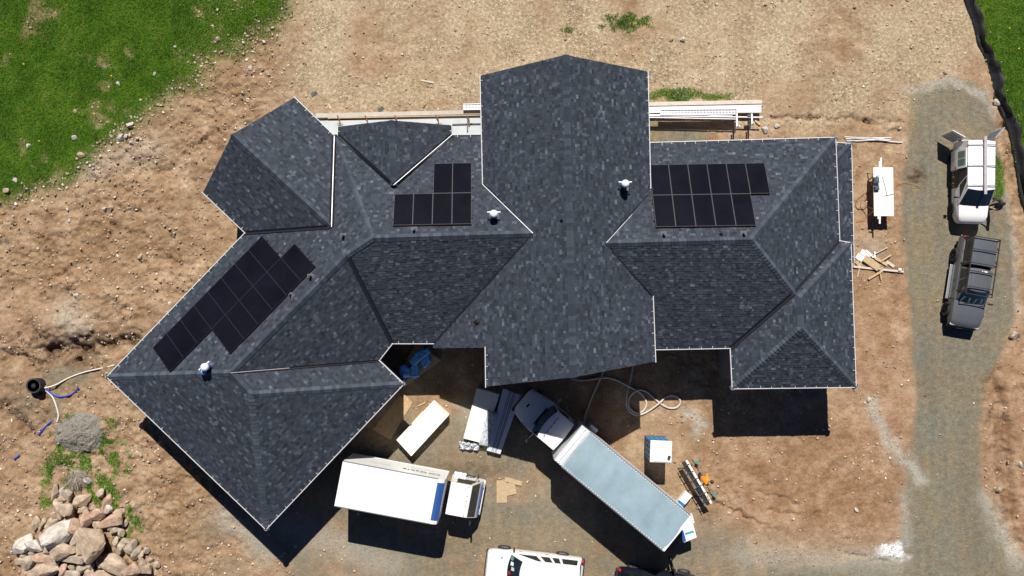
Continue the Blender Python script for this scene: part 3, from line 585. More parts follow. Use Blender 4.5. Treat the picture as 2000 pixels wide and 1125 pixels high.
# ------------------------------------------------------------------ vents and pipes standing on the roof
m_wrap = mat('white_plastic_film', (.75, .8, .88), .3, var=.1)
m_wrapb = mat('blue_plastic_film', (.10, .28, .62), .3, var=.25)
m_blk = mat('black_rubber', (.012, .012, .013), .7, var=.3)
m_pvc = mat('white_pvc', (.8, .8, .8), .4, var=.04)
m_lead = mat('grey_boot', (.085, .095, .105), .6, var=.25)
def big_vent(fk, px, py, lab, ball=False, tilt=0.0):
    p = FC[fk].at(px, py); r = empty('roof_vent', p, tilt, lab, 'vent', 'wrapped roof vents')
    MB().box((0, 0, .03), (.5, .5, .04)).build('base_flange', m_lead, r)
    MB().lathe((0, 0, -.15), [(.15, 0), (.15, .55), (.17, .6), (.17, .78)], 18).build('pipe', m_wrapb, r, smooth=40)
    MB().lathe((0, 0, .55), [(.19, 0), (.21, .08), (.2, .2), (.13, .28), (.02, .31)], 18).build('cap', m_wrap, r, smooth=50)
    MB().bar((-.34, .1, .6), (.34, .1, .6), .06, .06).build('strap', m_wrap, r, bevel=.01)
    if ball:
        MB().lathe((-.32, -.06, .12), [(.02, 0), (.13, .05), (.18, .17), (.15, .3), (.03, .38)], 16).build('wrapped_ball', m_wrapb, r, smooth=60)
        MB().lathe((-.30, .02, .30), [(.16, 0), (.14, .1), (.06, .2), (.02, .22)], 14).build('film', m_wrap, r, smooth=60)
    return r
big_vent('MN', 965, 421, 'white and blue wrapped roof vent right of the six solar panels', tilt=0)
big_vent('GR', 1218, 363, 'white wrapped vent pipe standing alone on the tall gable')
big_vent('NW', 409, 716, 'double wrapped vent at the foot of the angled solar array', True, .7)
for fk, px, py, lab in (('NW', 671, 462, 'short black plumbing pipe near the angled valley'), ('MN', 809, 449, 'small pipe boot just below the six solar panels'), ('RN', 1296, 458, 'grey pipe boot below the left end of the eleven panels'), ('RN', 1452, 457, 'grey pipe boot below the right end of the eleven panels'),
                    ('NW', 607, 541, 'black pipe boot beside the top of the angled array'), ('NW', 568, 576, 'tiny black bracket below the angled solar array')):
    p = FC[fk].at(px, py); r = empty('pipe_boot', p, 0, lab, 'roof pipe', 'small pipes through the roof'); k = .7 if 'tiny' in lab else 1
    MB().box((0, .05, .035), (.34 * k, .22 * k, .025)).build('flange', m_lead, r)
    MB().lathe((0, 0, 0), [(.1 * k, 0), (.065 * k, .1), (.055 * k, .34 * k), (.045 * k, .34 * k)], 12).build('pipe', m_blk if 'black' in lab else m_lead, r, smooth=40)
for fk, px, py, lab in (('GL', 1097, 430, 'small black hook left of the gable ridge'), ('GL', 932, 628, 'low black vent hood on the lower gable slope'), ('RN', 1408, 457, 'tiny dark bracket midway below the eleven panels')):
    p = FC[fk].at(px, py); r = empty('roof_bracket', p, .5, lab, 'roof fitting', 'dark fittings on the roof'); k = 1.4 if 'hood' in lab else .8
    MB().box((0, 0, .03), (.2 * k, .2 * k, .03)).build('plate', m_blk, r); MB().loft([[(x * k, -.08 * k, .04), (x * k, .08 * k, .04), (x * k, .06 * k, .04 + h), (x * k, -.06 * k, .04 + h)] for x, h in ((-.09, .05), (0, .14), (.09, .06))]).build('hood', m_blk, r)
# ------------------------------------------------------------------ vehicles: x forward, y left, z up
m_wpaint = mat('white_paint', (.80, .80, .80), .3, coat=.6, var=.02, vscale=2)
m_gpaint = mat('grey_paint', (.12, .13, .147), .36, metal=.25, coat=.7, var=.1, vscale=2)
m_kpaint = mat('dark_blue_paint', (.012, .015, .028), .28, metal=.3, coat=.8, var=.2, vscale=2)
m_plas = mat('black_plastic', (.02, .02, .022), .55, var=.2)
m_tyre = mat('tyre_rubber', (.022, .021, .02), .85, var=.3, bump=.2)
m_rim = mat('alloy_rim', (.5, .5, .52), .3, metal=.9)
m_rimd = mat('dark_rim', (.03, .03, .033), .4, metal=.6)
m_chrome = mat('chrome', (.6, .6, .62), .18, metal=1.0)
m_lamp = mat('clear_lamp', (.6, .62, .65), .1, spec=.8)
m_red = mat('red_lamp', (.35, .012, .015), .2, spec=.6)
m_amber = mat('amber_lamp', (.5, .16, .01), .3)
m_cglass = mat('car_glass', (.012, .018, .02), .05, spec=.8, var=.4, vscale=1.2)
m_seat = mat('teal_dash_cover', (.10, .22, .21), .6, var=.4, vscale=5)
m_alu = mat('aluminium', (.6, .61, .63), .38, metal=.9, var=.08)
m_steel = mat('dark_steel', (.06, .062, .066), .45, metal=.7, var=.2)
def wheel(root, x, y, r, wd, rim):
    s = 1 if y > 0 else -1; n = 24
    t = MB(); prof = [(r * .62, -.5), (r * .93, -.5), (r, -.36), (r, .36), (r * .93, .5), (r * .62, .5)]
    t.loft([[(x + R_ * math.cos(a), y + w_ * wd, r + R_ * math.sin(a)) for R_, w_ in prof] for a in (2 * math.pi * k / n for k in range(n + 1))])
    ty = t.build('wheel', m_tyre, root, smooth=35)
    rm = MB(); yo = y + s * wd * .38
    rm.cyl((x, y - s * wd * .3, r), (x, yo - s * .03, r), r * .64, r * .64, 20)
    for k in range(6):
        a = k * math.pi / 3; c, sn = math.cos(a), math.sin(a); rm.bar((x + c * r * .1, yo, r + sn * r * .1), (x + c * r * .6, yo, r + sn * r * .6), .03, .07, up=(0, 1, 0))
    rm.cyl((x, yo - s * .03, r), (x, yo + s * .03, r), r * .16, r * .13, 12)
    rm.build('rim', rim, ty, smooth=35)
def body_ring(x, wd, z0, z1, crown=.03, tuck=.06, sh=.86, edge=.07):
    h = [(0.0, z0), (wd - .14, z0), (wd - .03, z0 + .1), (wd, z0 + (z1 - z0) * .45), (wd - .015, z1 - edge * 2), (wd - tuck, z1 - edge * .35), (wd * sh - .06, z1), (wd * .45, z1 + crown * .8), (0.0, z1 + crown)]
    return [(x, y, z) for y, z in h] + [(x, -y, z) for y, z in h[-2:0:-1]]
def lower_body(root, stations, paint, name='body'):
    m = MB(); m.loft([body_ring(*s) for s in stations]); return m.build(name, paint, root, smooth=38)
class Cabin:
    """glasshouse: base rectangle (xr..xf, half width wb, height zb) narrowing to the roof (xrr..xrf, wt, zt)"""
    def __init__(s, xr, xf, wb, zb, xrr, xrf, wt, zt, bow=.16, crown=.05):
        s.xr, s.xf, s.wb, s.zb, s.xrr, s.xrf, s.wt, s.zt, s.bow, s.crown = xr, xf, wb, zb, xrr, xrf, wt, zt, bow, crown
    def front(s, yy, t, o=0.0):                # yy -1..1 across, t 0 base .. 1 roof
        wd = s.wb + (s.wt - s.wb) * t; x = s.xf + (s.xrf - s.xf) * t - s.bow * yy * yy * (1 - .3 * t); z = s.zb + (s.zt - s.zb) * t; nx = (s.zt - s.zb); nz = (s.xf - s.xrf); L = math.hypot(nx, nz)
        return (x + o * nx / L, yy * wd, z + o * nz / L)
    def back(s, yy, t, o=0.0):
        wd = s.wb + (s.wt - s.wb) * t; x = s.xr + (s.xrr - s.xr) * t + .05 * yy * yy; z = s.zb + (s.zt - s.zb) * t; return (x - o, yy * wd, z + o * .2)
    def side(s, sg, u, t, o=0.0):              # u 0 back .. 1 front
        a = s.back(sg, t); b_ = s.front(sg, t); x = a[0] + (b_[0] - a[0]) * u; wd = s.wb + (s.wt - s.wb) * t
        nz = (s.wb - s.wt); ny = (s.zt - s.zb); L = math.hypot(nz, ny); return (x, sg * (wd + o * ny / L), s.zb + (s.zt - s.zb) * t + o * nz / L)
    def shell(s, root, paint, name='cabin'):
        m = MB(); N = 8
        def grid(fn, a, b_):
            vs = [fn(i / a, j / b_) for i in range(a + 1) for j in range(b_ + 1)]; m.add(vs, [(i * (b_ + 1) + j, (i + 1) * (b_ + 1) + j, (i + 1) * (b_ + 1) + j + 1, i * (b_ + 1) + j + 1) for i in range(a) for j in range(b_)])
        grid(lambda i, j: s.front(i * 2 - 1, j), N, 3); grid(lambda i, j: s.back(i * 2 - 1, j), N, 3)
        for sg in (-1, 1): grid(lambda i, j: s.side(sg, i, j), N, 3)
        def roof(i, j):
            yy = j * 2 - 1; a = s.back(yy, 1); b_ = s.front(yy, 1); k = 1 - abs(yy) ** 3; e = 1 - abs(2 * i - 1) ** 6
            return (a[0] + (b_[0] - a[0]) * i, yy * s.wt, s.zt + s.crown * k * (.35 + .65 * e))
        s.roof = roof; grid(roof, 12, 10)
        o = m.build(name, paint, root, smooth=32)
        return o
    def glass(s, root, fn, name, m, N=8, lo=.1, hi=.94, a=-.9, b_=.9, th=.008):
        mb = MB(); vs = []
        for j in (lo, (lo + hi) / 2, hi):
            vs += [fn(a + (b_ - a) * i / N, j, th) for i in range(N + 1)]
        mb.add(vs, [(r * (N + 1) + i, r * (N + 1) + i + 1, (r + 1) * (N + 1) + i + 1, (r + 1) * (N + 1) + i) for r in range(2) for i in range(N)])
        return mb.build(name, m, root, smooth=40)
    def pane(s, root, sg, u0, u1, t0, t1, name, m, cut=0.0, th=.008):
        mb = MB(); mb.poly([s.side(sg, u0, t0, th), s.side(sg, u1, t0, th), s.side(sg, u1 - cut, t1, th), s.side(sg, u0, t1, th)]); return mb.build(name, m, root)
def mirror(root, x, y, z, m=m_plas):
    s = 1 if y > 0 else -1; MB().bar((x, y, z), (x + .02, y + s * .16, z + .06), .05, .06).box((x + .02, y + s * .22, z + .1), (.1, .17, .2)).build('mirror', m, root, bevel=.02)
def slab(root, name, m, c, d, rz=0, bevel=0.0, **k): return MB().box(c, d, rz).build(name, m, root, bevel=bevel, **k)
# --- grey pickup with ladder rack (heading down the drive)
hd = math.radians(-99.8); fr = W(1871, 609, 0); rr_ = W(1889, 505, 0); mid = (fr + rr_) / 2; wb = (fr - rr_).length
tk = empty('pickup_truck', (mid.x, mid.y, 0), hd, 'dark grey pickup truck with ladder rack, parked on the gravel drive', 'pickup')
fx, rx = wb / 2, -wb / 2
lower_body(tk, [(rx - 1.12, .84, .5, 1.02), (rx - 1.05, .92, .42, 1.1), (rx, .95, .4, 1.12), (rx + .9, .95, .36, 1.13), (fx - .95, .95, .36, 1.12), (fx - .55, .95, .36, 1.13, .05), (fx, .94, .38, 1.1, .06), (fx + .55, .91, .4, 1.04, .06), (fx + .82, .84, .42, .95, .05), (fx + .9, .74, .48, .86, .03)], m_gpaint)
cb = Cabin(rx + .62, fx - .38, .87, 1.1, rx + .74, fx - 1.12, .68, 1.78); cb.shell(tk, m_gpaint)
gl = cb.glass(tk, cb.front, 'windshield', m_cglass, lo=.06, hi=.97); 
for yy in (-.45, .42):
    mb = MB(); mb.poly([cb.front(yy + dy, t, .012) for dy, t in ((-.3, .12), (.3, .12), (.26, .5), (-.26, .5))]); mb.build('dashboard_reflection', m_seat, gl)
cb.glass(tk, cb.back, 'rear_window', m_cglass, lo=.2, hi=.9)
for sg in (-1, 1):
    cb.pane(tk, sg, .07, .40, .16, .9, 'side_window', m_cglass); cb.pane(tk, sg, .45, .93, .16, .9, 'side_window', m_cglass, .22)
    MB().bar((rx + .55, sg * .99, .36), (fx - .62, sg * .99, .36), .17, .06).build('running_board', m_alu, tk, bevel=.02)
    slab(tk, 'headlight', m_lamp, (fx + .78, sg * .68, .84), (.22, .3, .14), bevel=.04); slab(tk, 'tail_light', m_red, (rx - 1.08, sg * .82, .92), (.12, .14, .36), bevel=.03)
    mirror(tk, fx - .62, sg * .92, 1.12); slab(tk, 'door_handle', m_plas, (rx + 1.45, sg * .955, .96), (.16, .03, .04)); slab(tk, 'door_handle', m_plas, (fx - 1.2, sg * .955, .96), (.16, .03, .04))
    wheel(tk, fx, sg * .9, .42, .29, m_rimd); wheel(tk, rx, sg * .9, .42, .29, m_rimd)
slab(tk, 'front_bumper', m_plas, (fx + .88, 0, .52), (.2, 1.66, .26), bevel=.06); slab(tk, 'grille', m_plas, (fx + .89, 0, .76), (.06, 1.0, .2), bevel=.02); slab(tk, 'rear_bumper', m_chrome, (rx - 1.16, 0, .5), (.14, 1.6, .2), bevel=.04)
slab(tk, 'license_plate', m_pvc, (fx + .985, -.1, .5), (.01, .3, .15))
cp = Cabin(rx - 1.1, rx + .62, .86, 1.1, rx - 1.0, rx + .56, .7, 1.8, bow=0, crown=.03); cpo = cp.shell(tk, m_gpaint, 'bed_cap')
for sg in (-1, 1): cp.pane(cpo, sg, .12, .88, .2, .8, 'cap_window', m_cglass); MB().bar(cp.side(sg, .12, .1, .01), cp.side(sg, .88, .1, .01), .03, .08).build('window_trim', m_alu, cpo)
cp.glass(cpo, cp.back, 'cap_rear_window', m_cglass, lo=.2, hi=.9)
for sg in (-1, 1):
    MB().bar((rx - 1.05, sg * .74, 1.93), (fx - .9, sg * .74, 1.93), .05, .05).build('rack_rail', m_steel, tk)
    for x in (rx - 1.0, rx + .5, fx - 1.1): MB().bar((x, sg * .86, 1.1), (x, sg * .74, 1.93), .05, .05).build('rack_post', m_steel, tk)
    for k in range(2): MB().bar((rx - 1.02 + k * .75, sg * .86, 1.15), (rx - .35 + k * .75, sg * .75, 1.9), .03, .03).build('rack_brace', m_steel, tk)
for x in (rx - 1.03, rx - .3, rx + .48, rx + .95, fx - 1.35, fx - .92): MB().bar((x, -.77, 1.955), (x, .77, 1.955), .045, .035).build('rack_crossbar', m_steel, tk)
slab(tk, 'roof_sticker', m_pvc, (rx + .88, .18, 1.84), (.07, .3, .015)); slab(tk, 'third_brake_light', m_red, (rx + .88, .12, 1.85), (.05, .09, .012))
for k in range(5): MB().bar((rx + 1.0, -.5 + k * .25, 1.832), (fx - 1.25, -.5 + k * .25, 1.832), .03, .012).build('roof_rib', m_gpaint, tk)
for yy in (-.5, .45): MB().bar((fx - .38, yy, 1.12), (fx - .52, yy + .4, 1.26), .02, .02).build('wiper', m_plas, tk)
# --- white cargo van, doors open
vb = W(1882, 360, 0); hv = math.radians(-92.0)
vn_ = empty('cargo_van', (vb.x, vb.y, 0), hv, 'white cargo van with open side and rear doors', 'van')
lower_body(vn_, [(-2.38, .82, .4, 1.15), (-2.3, .9, .34, 1.2), (-1.5, .92, .3, 1.22), (0, .92, .28, 1.22), (1.05, .92, .28, 1.2), (1.45, .91, .3, 1.16, .05), (2.0, .88, .34, 1.11, .05), (2.3, .8, .38, 1.0, .05), (2.42, .66, .45, .84, .03)], m_wpaint)
cv = Cabin(-2.36, 1.52, .9, 1.15, -2.22, .66, .77, 1.92, bow=.14, crown=.05); cv.shell(vn_, m_wpaint)
cv.glass(vn_, cv.front, 'windshield', m_cglass, lo=.03, hi=.98, a=-.97, b_=.97)
cv.glass(vn_, cv.back, 'cargo_opening', m_plas, lo=.02, hi=.94, a=-.93, b_=.93)
for sg in (-1, 1):
    cv.pane(vn_, sg, .72, .955, .16, .88, 'side_window', m_cglass, .13)
    wheel(vn_, 1.5, sg * .83, .34, .24, m_rimd); wheel(vn_, -1.45, sg * .83, .34, .24, m_rimd); mirror(vn_, .98, sg * .9, 1.2)
    slab(vn_, 'headlight', m_lamp, (2.12, sg * .68, .86), (.4, .2, .14), bevel=.05); slab(vn_, 'door_handle', m_plas, (.35, sg * .915, 1.02), (.15, .03, .05))
    slab(vn_, 'tail_light', m_red, (-2.36, sg * .84, 1.2), (.07, .1, .4), bevel=.02)
# the passenger side (image left) has its sliding door pushed back and the load bay open; local -y is image left
op = MB(); op.poly([cv.side(-1, .45, 0.0, .012), cv.side(-1, .70, 0.0, .012), cv.side(-1, .70, .93, .012), cv.side(-1, .45, .93, .012)]); op.build('door_opening', m_plas, vn_)
op = MB(); op.poly([(-.62, -.928, .42), (.38, -.928, .42), (.38, -.928, 1.14), (-.62, -.928, 1.14)]); op.build('door_opening', m_plas, vn_)
sd = MB(); sd.loft([[(x, -.97, .4), (x, -1.02, .6), (x, -1.02, 1.15), (x, -.84, 1.85), (x, -.80, 1.85), (x, -.95, 1.1), (x, -.95, .4)] for x in (-1.78, -.66)]); sdo = sd.build('sliding_door', m_wpaint, vn_, smooth=30)
for x0, x1 in ((-1.64, -1.25), (-1.2, -.8)):
    MB().poly([(x0, -1.003, 1.25), (x1, -1.003, 1.25), (x1, -.872, 1.76), (x0, -.872, 1.76)]).build('pane', mat('green_glass', (.09, .16, .14), .08, spec=.8, var=.3), sdo)
slab(sdo, 'handle', m_plas, (-.74, -1.03, 1.05), (.14, .03, .06))
for sg, a in ((1, 38), (-1, -62)):
    ca2, sa2 = math.cos(math.radians(a)), math.sin(math.radians(a)); hx, hy = -2.37, sg * .86
    d2 = Vector((-abs(ca2), sg * abs(sa2), 0)); dr = MB(); dr.bar(Vector((hx, hy, 1.1)), Vector((hx, hy, 1.1)) + d2 * .84, .06, 1.4)
    do = dr.build('rear_door', m_wpaint if sg < 0 else mat('grey_door_lining', (.28, .3, .32), .5, var=.2), vn_, bevel=.02)
    nn_ = Vector((-d2.y, d2.x, 0)); 
    for q in range(4): MB().bar(Vector((hx, hy, .6 + q * .28)) + d2 * .12 + nn_ * .04, Vector((hx, hy, .6 + q * .28)) + d2 * .72 + nn_ * .04, .03, .1).build('door_slat', m_steel if sg > 0 else m_alu, do)
for x in (-1.95, -.75, .38):
    MB().tube(smooth_path([(x, -.78, 1.9), (x, -.72, 2.02), (x, 0, 2.05), (x, .72, 2.02), (x, .78, 1.9)], 4), .025, 8).build('roof_bar', m_alu, vn_, smooth=40)
slab(vn_, 'front_bumper', m_plas, (2.38, 0, .48), (.16, 1.3, .24), bevel=.06)
for i in range(5): slab(vn_, 'cargo_box', [m_lead, m_pvc, m_plas, m_amber, m_lead][i], (-.45 + .19 * i, -.9 , .55 + .06 * (i % 3)), (.15, .06, .2), rz=.2 * i, bevel=.02)
pl = MB().box((0, 0, 0), (3.3, .16, .05)).build('roof_plank', mat('grey_plank', (.42, .38, .38), .7, var=.15, vscale=4), None, bevel=.006)
pl.location = Matrix.Rotation(hv, 3, 'Z') @ Vector((-.75, .12, 2.105)) + vn_.location; pl.rotation_euler = (0, 0, hv + .012); tag(pl, 'long grey plank lying on the white van roof bars', 'plank')
# --- white long SUV at the bottom edge, nose to the left
sf, sr = W(985.5, 1069, .35), W(1098.5, 1081.5, .35); ax = (sf - sr); ax.z = 0; hs = math.atan2(ax.y, ax.x); wbs = ax.length; side = Vector((-math.sin(hs), math.cos(hs), 0))
mid = (sf + sr) / 2; mid.z = 0; sgn = -1 if side.y > 0 else 1; mid = mid + side * sgn * .98
sv = empty('suv', mid, hs, 'white long SUV with dark windows at the bottom edge', 'suv'); fx, rx = wbs / 2, -wbs / 2
lower_body(sv, [(rx - 1.18, .85, .45, 1.1), (rx - 1.08, .97, .36, 1.2), (rx, 1.0, .33, 1.22), (0, 1.0, .3, 1.22), (fx - .75, 1.0, .3, 1.22), (fx - .4, .99, .3, 1.2, .05), (fx, .98, .34, 1.15, .06), (fx + .6, .95, .38, 1.08, .06), (fx + .88, .88, .42, .98, .05), (fx + .96, .74, .5, .85, .03)], m_wpaint)
cs = Cabin(rx - 1.1, fx - .22, .95, 1.2, rx - .95, fx - .98, .76, 1.88, bow=.2, crown=.06); cs.shell(sv, m_wpaint)
wg = cs.glass(sv, cs.front, 'windshield', m_cglass, lo=.06, hi=.97)
rr2 = random.Random(4)
for i, mm in enumerate((m_seat, m_pvc, mat('pale_papers', (.5, .62, .6), .6, var=.2), m_red, m_lead)):
    yy = -.75 + .3 * i; t = .2 + .12 * (i % 3); MB().poly([cs.front(yy + dy, t + dt, .012) for dy, dt in ((-.11, -.1), (.12, -.08), (.1, .14), (-.1, .1))]).build('dashboard_paper', mm, wg)
cs.glass(sv, cs.back, 'rear_window', m_cglass, lo=.2, hi=.9)
for sg in (-1, 1):
    for u0, u1, cu in ((.05, .29, 0), (.33, .43, 0), (.47, .6, 0), (.66, .93, .2)): cs.pane(sv, sg, u0, u1, .12, .86, 'side_window', m_cglass, cu)
    wheel(sv, fx, sg * .9, .39, .26, m_rim); wheel(sv, rx, sg * .9, .39, .26, m_rim); mirror(sv, fx - .55, sg * .96, 1.2)
    slab(sv, 'headlight', m_lamp, (fx + .8, sg * .72, .9), (.24, .34, .16), bevel=.05); slab(sv, 'tail_light', m_red, (rx - 1.1, sg * .88, 1.15), (.14, .14, .5), bevel=.03)
    for x in (rx + .95, .75): slab(sv, 'door_handle', m_chrome, (x, sg * 1.0, 1.05), (.16, .03, .04))
slab(sv, 'front_bumper', m_plas, (fx + .92, 0, .55), (.2, 1.7, .32), bevel=.08); slab(sv, 'rear_bumper', m_plas, (rx - 1.2, 0, .6), (.2, 1.8, .3), bevel=.06); slab(sv, 'hood_vent', m_plas, (fx + .1, -.6, 1.19), (.12, .05, .012))
# --- dark pickup at the bottom edge, driver's door open
df, dr_ = W(1334, 1118, .36), W(1238.5, 1108.5, .36); ax = df - dr_; ax.z = 0; hk = math.atan2(ax.y, ax.x); wbk = max(ax.length, 2.9); side = Vector((-math.sin(hk), math.cos(hk), 0)); mid = (df + dr_) / 2; mid.z = 0; mid = mid - side * .86
dk = empty('dark_suv', mid, hk, 'dark blue vehicle with its door open at the bottom edge', 'suv'); fx, rx = wbk / 2, -wbk / 2
lower_body(dk, [(rx - .95, .82, .45, 1.0), (rx - .85, .92, .38, 1.08), (rx, .95, .36, 1.1), (0, .95, .34, 1.1), (fx - .4, .95, .34, 1.1, .05), (fx, .93, .36, 1.06, .06), (fx + .5, .89, .4, 1.0, .05), (fx + .75, .76, .46, .85, .03)], m_kpaint)
ck = Cabin(rx - .85, fx - .35, .88, 1.08, rx - .55, fx - 1.05, .7, 1.72); ck.shell(dk, m_kpaint); ck.glass(dk, ck.front, 'windshield', m_cglass); ck.glass(dk, ck.back, 'rear_window', m_cglass)
for sg in (-1, 1):
    for u0, u1, cu in ((.08, .3, 0), (.34, .58, 0), (.62, .93, .2)): ck.pane(dk, sg, u0, u1, .14, .88, 'side_window', m_cglass, cu)
    wheel(dk, fx, sg * .85, .37, .25, m_rim); wheel(dk, rx, sg * .85, .37, .25, m_rim); slab(dk, 'tail_light', m_red, (rx - .86, sg * .8, .98), (.16, .18, .22), bevel=.05); slab(dk, 'headlight', m_lamp, (fx + .6, sg * .68, .86), (.2, .26, .13), bevel=.04)
MB().bar((fx - .72, .95, .8), (fx - .98, 1.78, .8), .08, .8).build('door', m_kpaint, dk, bevel=.03)
MB().bar((fx - .74, .95, 1.42), (fx - .98, 1.7, 1.42), .05, .42).build('door_window', m_cglass, dk)
mirror(dk, fx - .72, .93, 1.1)
slab(dk, 'rear_bumper', m_plas, (rx - .95, 0, .55), (.16, 1.6, .28), bevel=.05); slab(dk, 'front_bumper', m_plas, (fx + .75, 0, .55), (.16, 1.5, .28), bevel=.05)
# ------------------------------------------------------------------ white box truck
ZB = 3.9
rear = (W(670.7, 901, ZB) + W(652, 988, ZB)) / 2; frnt = (W(871, 941, ZB) + W(853, 1023, ZB)) / 2; ax = frnt - rear; hb_ = math.atan2(ax.y, ax.x); LB = ax.length; WBX = 2.42
bt = empty('box_truck', (rear.x, rear.y, 0), hb_, 'white box truck with ribbed cab roof beside the angled wing', 'truck')
m_box = mat('white_fibreglass', (.82, .82, .79), .4, var=.03, vscale=1.2)
m_nav = mat('blue_stripe', (.03, .09, .30), .35)
bx = MB(); pr = [(0, 1.08), (0, ZB), (LB - .42, ZB), (LB - .22, ZB - .03), (LB - .06, ZB - .14), (LB, ZB - .36), (LB, 1.08)]
bx.loft([[(x, y, z) for x, z in pr] for y in (-WBX / 2, WBX / 2)]); bxo = bx.build('cargo_box', m_box, bt, smooth=25)
st_ = MB()
for y0, y1 in ((-1.02, 1.02),):
    q = [(LB - .405, ZB + .004), (LB - .22, ZB - .024), (LB - .055, ZB - .134), (LB - .01, ZB - .2)]
    st_.add([(x, y, z) for y in (y0, y1) for x, z in q], [(i, i + 1, i + 5, i + 4) for i in range(3)])
st_.build('blue_panel', m_nav, bxo)
for y in (-WBX / 2, WBX / 2): MB().bar((.02, y, ZB - .02), (LB - .4, y, ZB - .02), .05, .05).build('roof_trim', m_alu, bxo); MB().bar((.02, y * 1.002, 1.12), (LB - .02, y * 1.002, 1.12), .05, .12).build('bottom_rail', m_alu, bxo)
slab(bxo, 'roll_door', m_alu, (-.015, 0, 2.4), (.03, 2.1, 2.4)); slab(bt, 'rear_bumper', m_steel, (-.12, 0, .75), (.2, 2.2, .14))
slab(bt, 'chassis', m_steel, (LB / 2 + .6, 0, .8), (LB + 2.0, .85, .28))
# lettering on the left flank (faces the house): read from that side it runs from the cab towards the rear
m_ink = mat('dark_grey_lettering', (.06, .065, .07), .5); m_ink2 = mat('pale_grey_print', (.42, .44, .45), .5)
tcv = bpy.data.curves.new('lettering', 'FONT'); tcv.body = 'Gable'; tcv.size = .56; tcv.extrude = .004; tcv.space_character = 1.05
to = bpy.data.objects.new('t', tcv); COL.objects.link(to); bpy.context.view_layer.update()
tme = bpy.data.meshes.new_from_object(to.evaluated_get(bpy.context.evaluated_depsgraph_get())); bpy.data.objects.remove(to)
lt = bpy.data.objects.new('lettering', tme); tme.materials.clear(); tme.materials.append(m_ink); link(lt, bxo)
lt.matrix_local = Matrix(((-1, 0, 0, LB - 1.12), (0, 0, 1, WBX / 2 + .006), (0, 1, 0, 2.62), (0, 0, 0, 1)))
em = MB()
for cx, r0, a0, a1 in ((LB - .62, .24, .3, 5.6), (LB - .86, .17, -2.6, 2.2)):
    N = 14; vs = []
    for i in range(N + 1):
        a = a0 + (a1 - a0) * i / N
        for r in (r0, r0 - .07): vs.append((cx - r * math.cos(a) * 1.0, WBX / 2 + .008, 2.82 + r * math.sin(a) * .9))
    em.add(vs, [(2 * i, 2 * i + 1, 2 * i + 3, 2 * i + 2) for i in range(N)])
em.build('emblem', m_ink, bxo)
pt = MB()
for x0, x1, z in ((.55, 1.05, 2.95), (1.25, 2.3, 2.75), (1.3, 2.35, 2.62), (1.35, 2.2, 2.48), (LB - 2.1, LB - .75, 2.18), (LB - 2.3, LB - .6, 2.0)):
    k = x0
    while k < x1: d_ = rnd.uniform(.06, .2); pt.box((k + d_ / 2, WBX / 2 + .006, z), (d_, .006, .06)); k += d_ + .05
pt.build('small_print', m_ink2, bxo)
X0 = LB + .22                                                     # the cab
cab = MB(); prf = [(0, .55), (0, 1.6), (.04, 2.34), (.14, 2.42), (1.12, 2.42), (1.24, 2.36), (1.66, 1.5), (1.8, 1.25), (1.82, .5)]
cab.loft([[(X0 + x, y * (1.0 if z < 1.6 else 1 - .14 * (z - 1.5)), z) for x, z in prf] for y in (-1.02, -.98, .98, 1.02)]); cbo = cab.build('cab', m_wpaint, bt, smooth=28)
for k in range(9): MB().bar((X0 + .2, -.72 + k * .18, 2.425), (X0 + 1.08, -.72 + k * .18, 2.425), .035, .02).build('roof_rib', m_wpaint, cbo, bevel=.006)
ws = MB(); ws.add([(X0 + 1.255, -.86, 2.34), (X0 + 1.255, .86, 2.34), (X0 + 1.655, .96, 1.53), (X0 + 1.655, -.96, 1.53)], [(0, 1, 2, 3)]); ws.build('windshield', m_cglass, cbo)
slab(cbo, 'front_reflection', m_nav, (X0 + 1.76, 0, 1.36), (.05, 1.7, .16)); slab(cbo, 'front_bumper', m_wpaint, (X0 + 1.86, 0, .62), (.16, 2.0, .3), bevel=.06)  # the blue band paints a reflection below the windshield
for k in (-.28, 0, .28): slab(cbo, 'marker_light', m_amber, (X0 + 1.05, k, 2.44), (.06, .06, .05), bevel=.015)
for k in (-.8, .8): slab(cbo, 'marker_light', m_amber, (X0 + 1.05, k, 2.435), (.06, .06, .05), bevel=.015)
for s in (-1, 1):
    MB().add([(X0 + .35, s * 1.012, 1.55), (X0 + 1.42, s * 1.024, 1.55), (X0 + 1.15, s * .91, 2.28), (X0 + .35, s * .91, 2.28)], [(0, 1, 2, 3)]).build('side_window', m_cglass, cbo)
    MB().bar((X0 + 1.3, s * .95, 1.95), (X0 + 1.45, s * 1.28, 1.9), .04, .04).box((X0 + 1.47, s * 1.32, 1.75), (.08, .2, .4)).build('mirror', m_plas, cbo, bevel=.02)
    slab(cbo, 'headlight', m_lamp, (X0 + 1.83, s * .78, .95), (.06, .3, .18), bevel=.02); MB().cyl((X0 + .1, s * 1.1, .75), (X0 + .75, s * 1.1, .75), .17, .17, 14).build('tank', m_alu, bt, smooth=40)
    wheel(bt, X0 + .95, s * .9, .4, .25, m_rim); wheel(bt, 1.35, s * .9, .4, .42, m_rim)
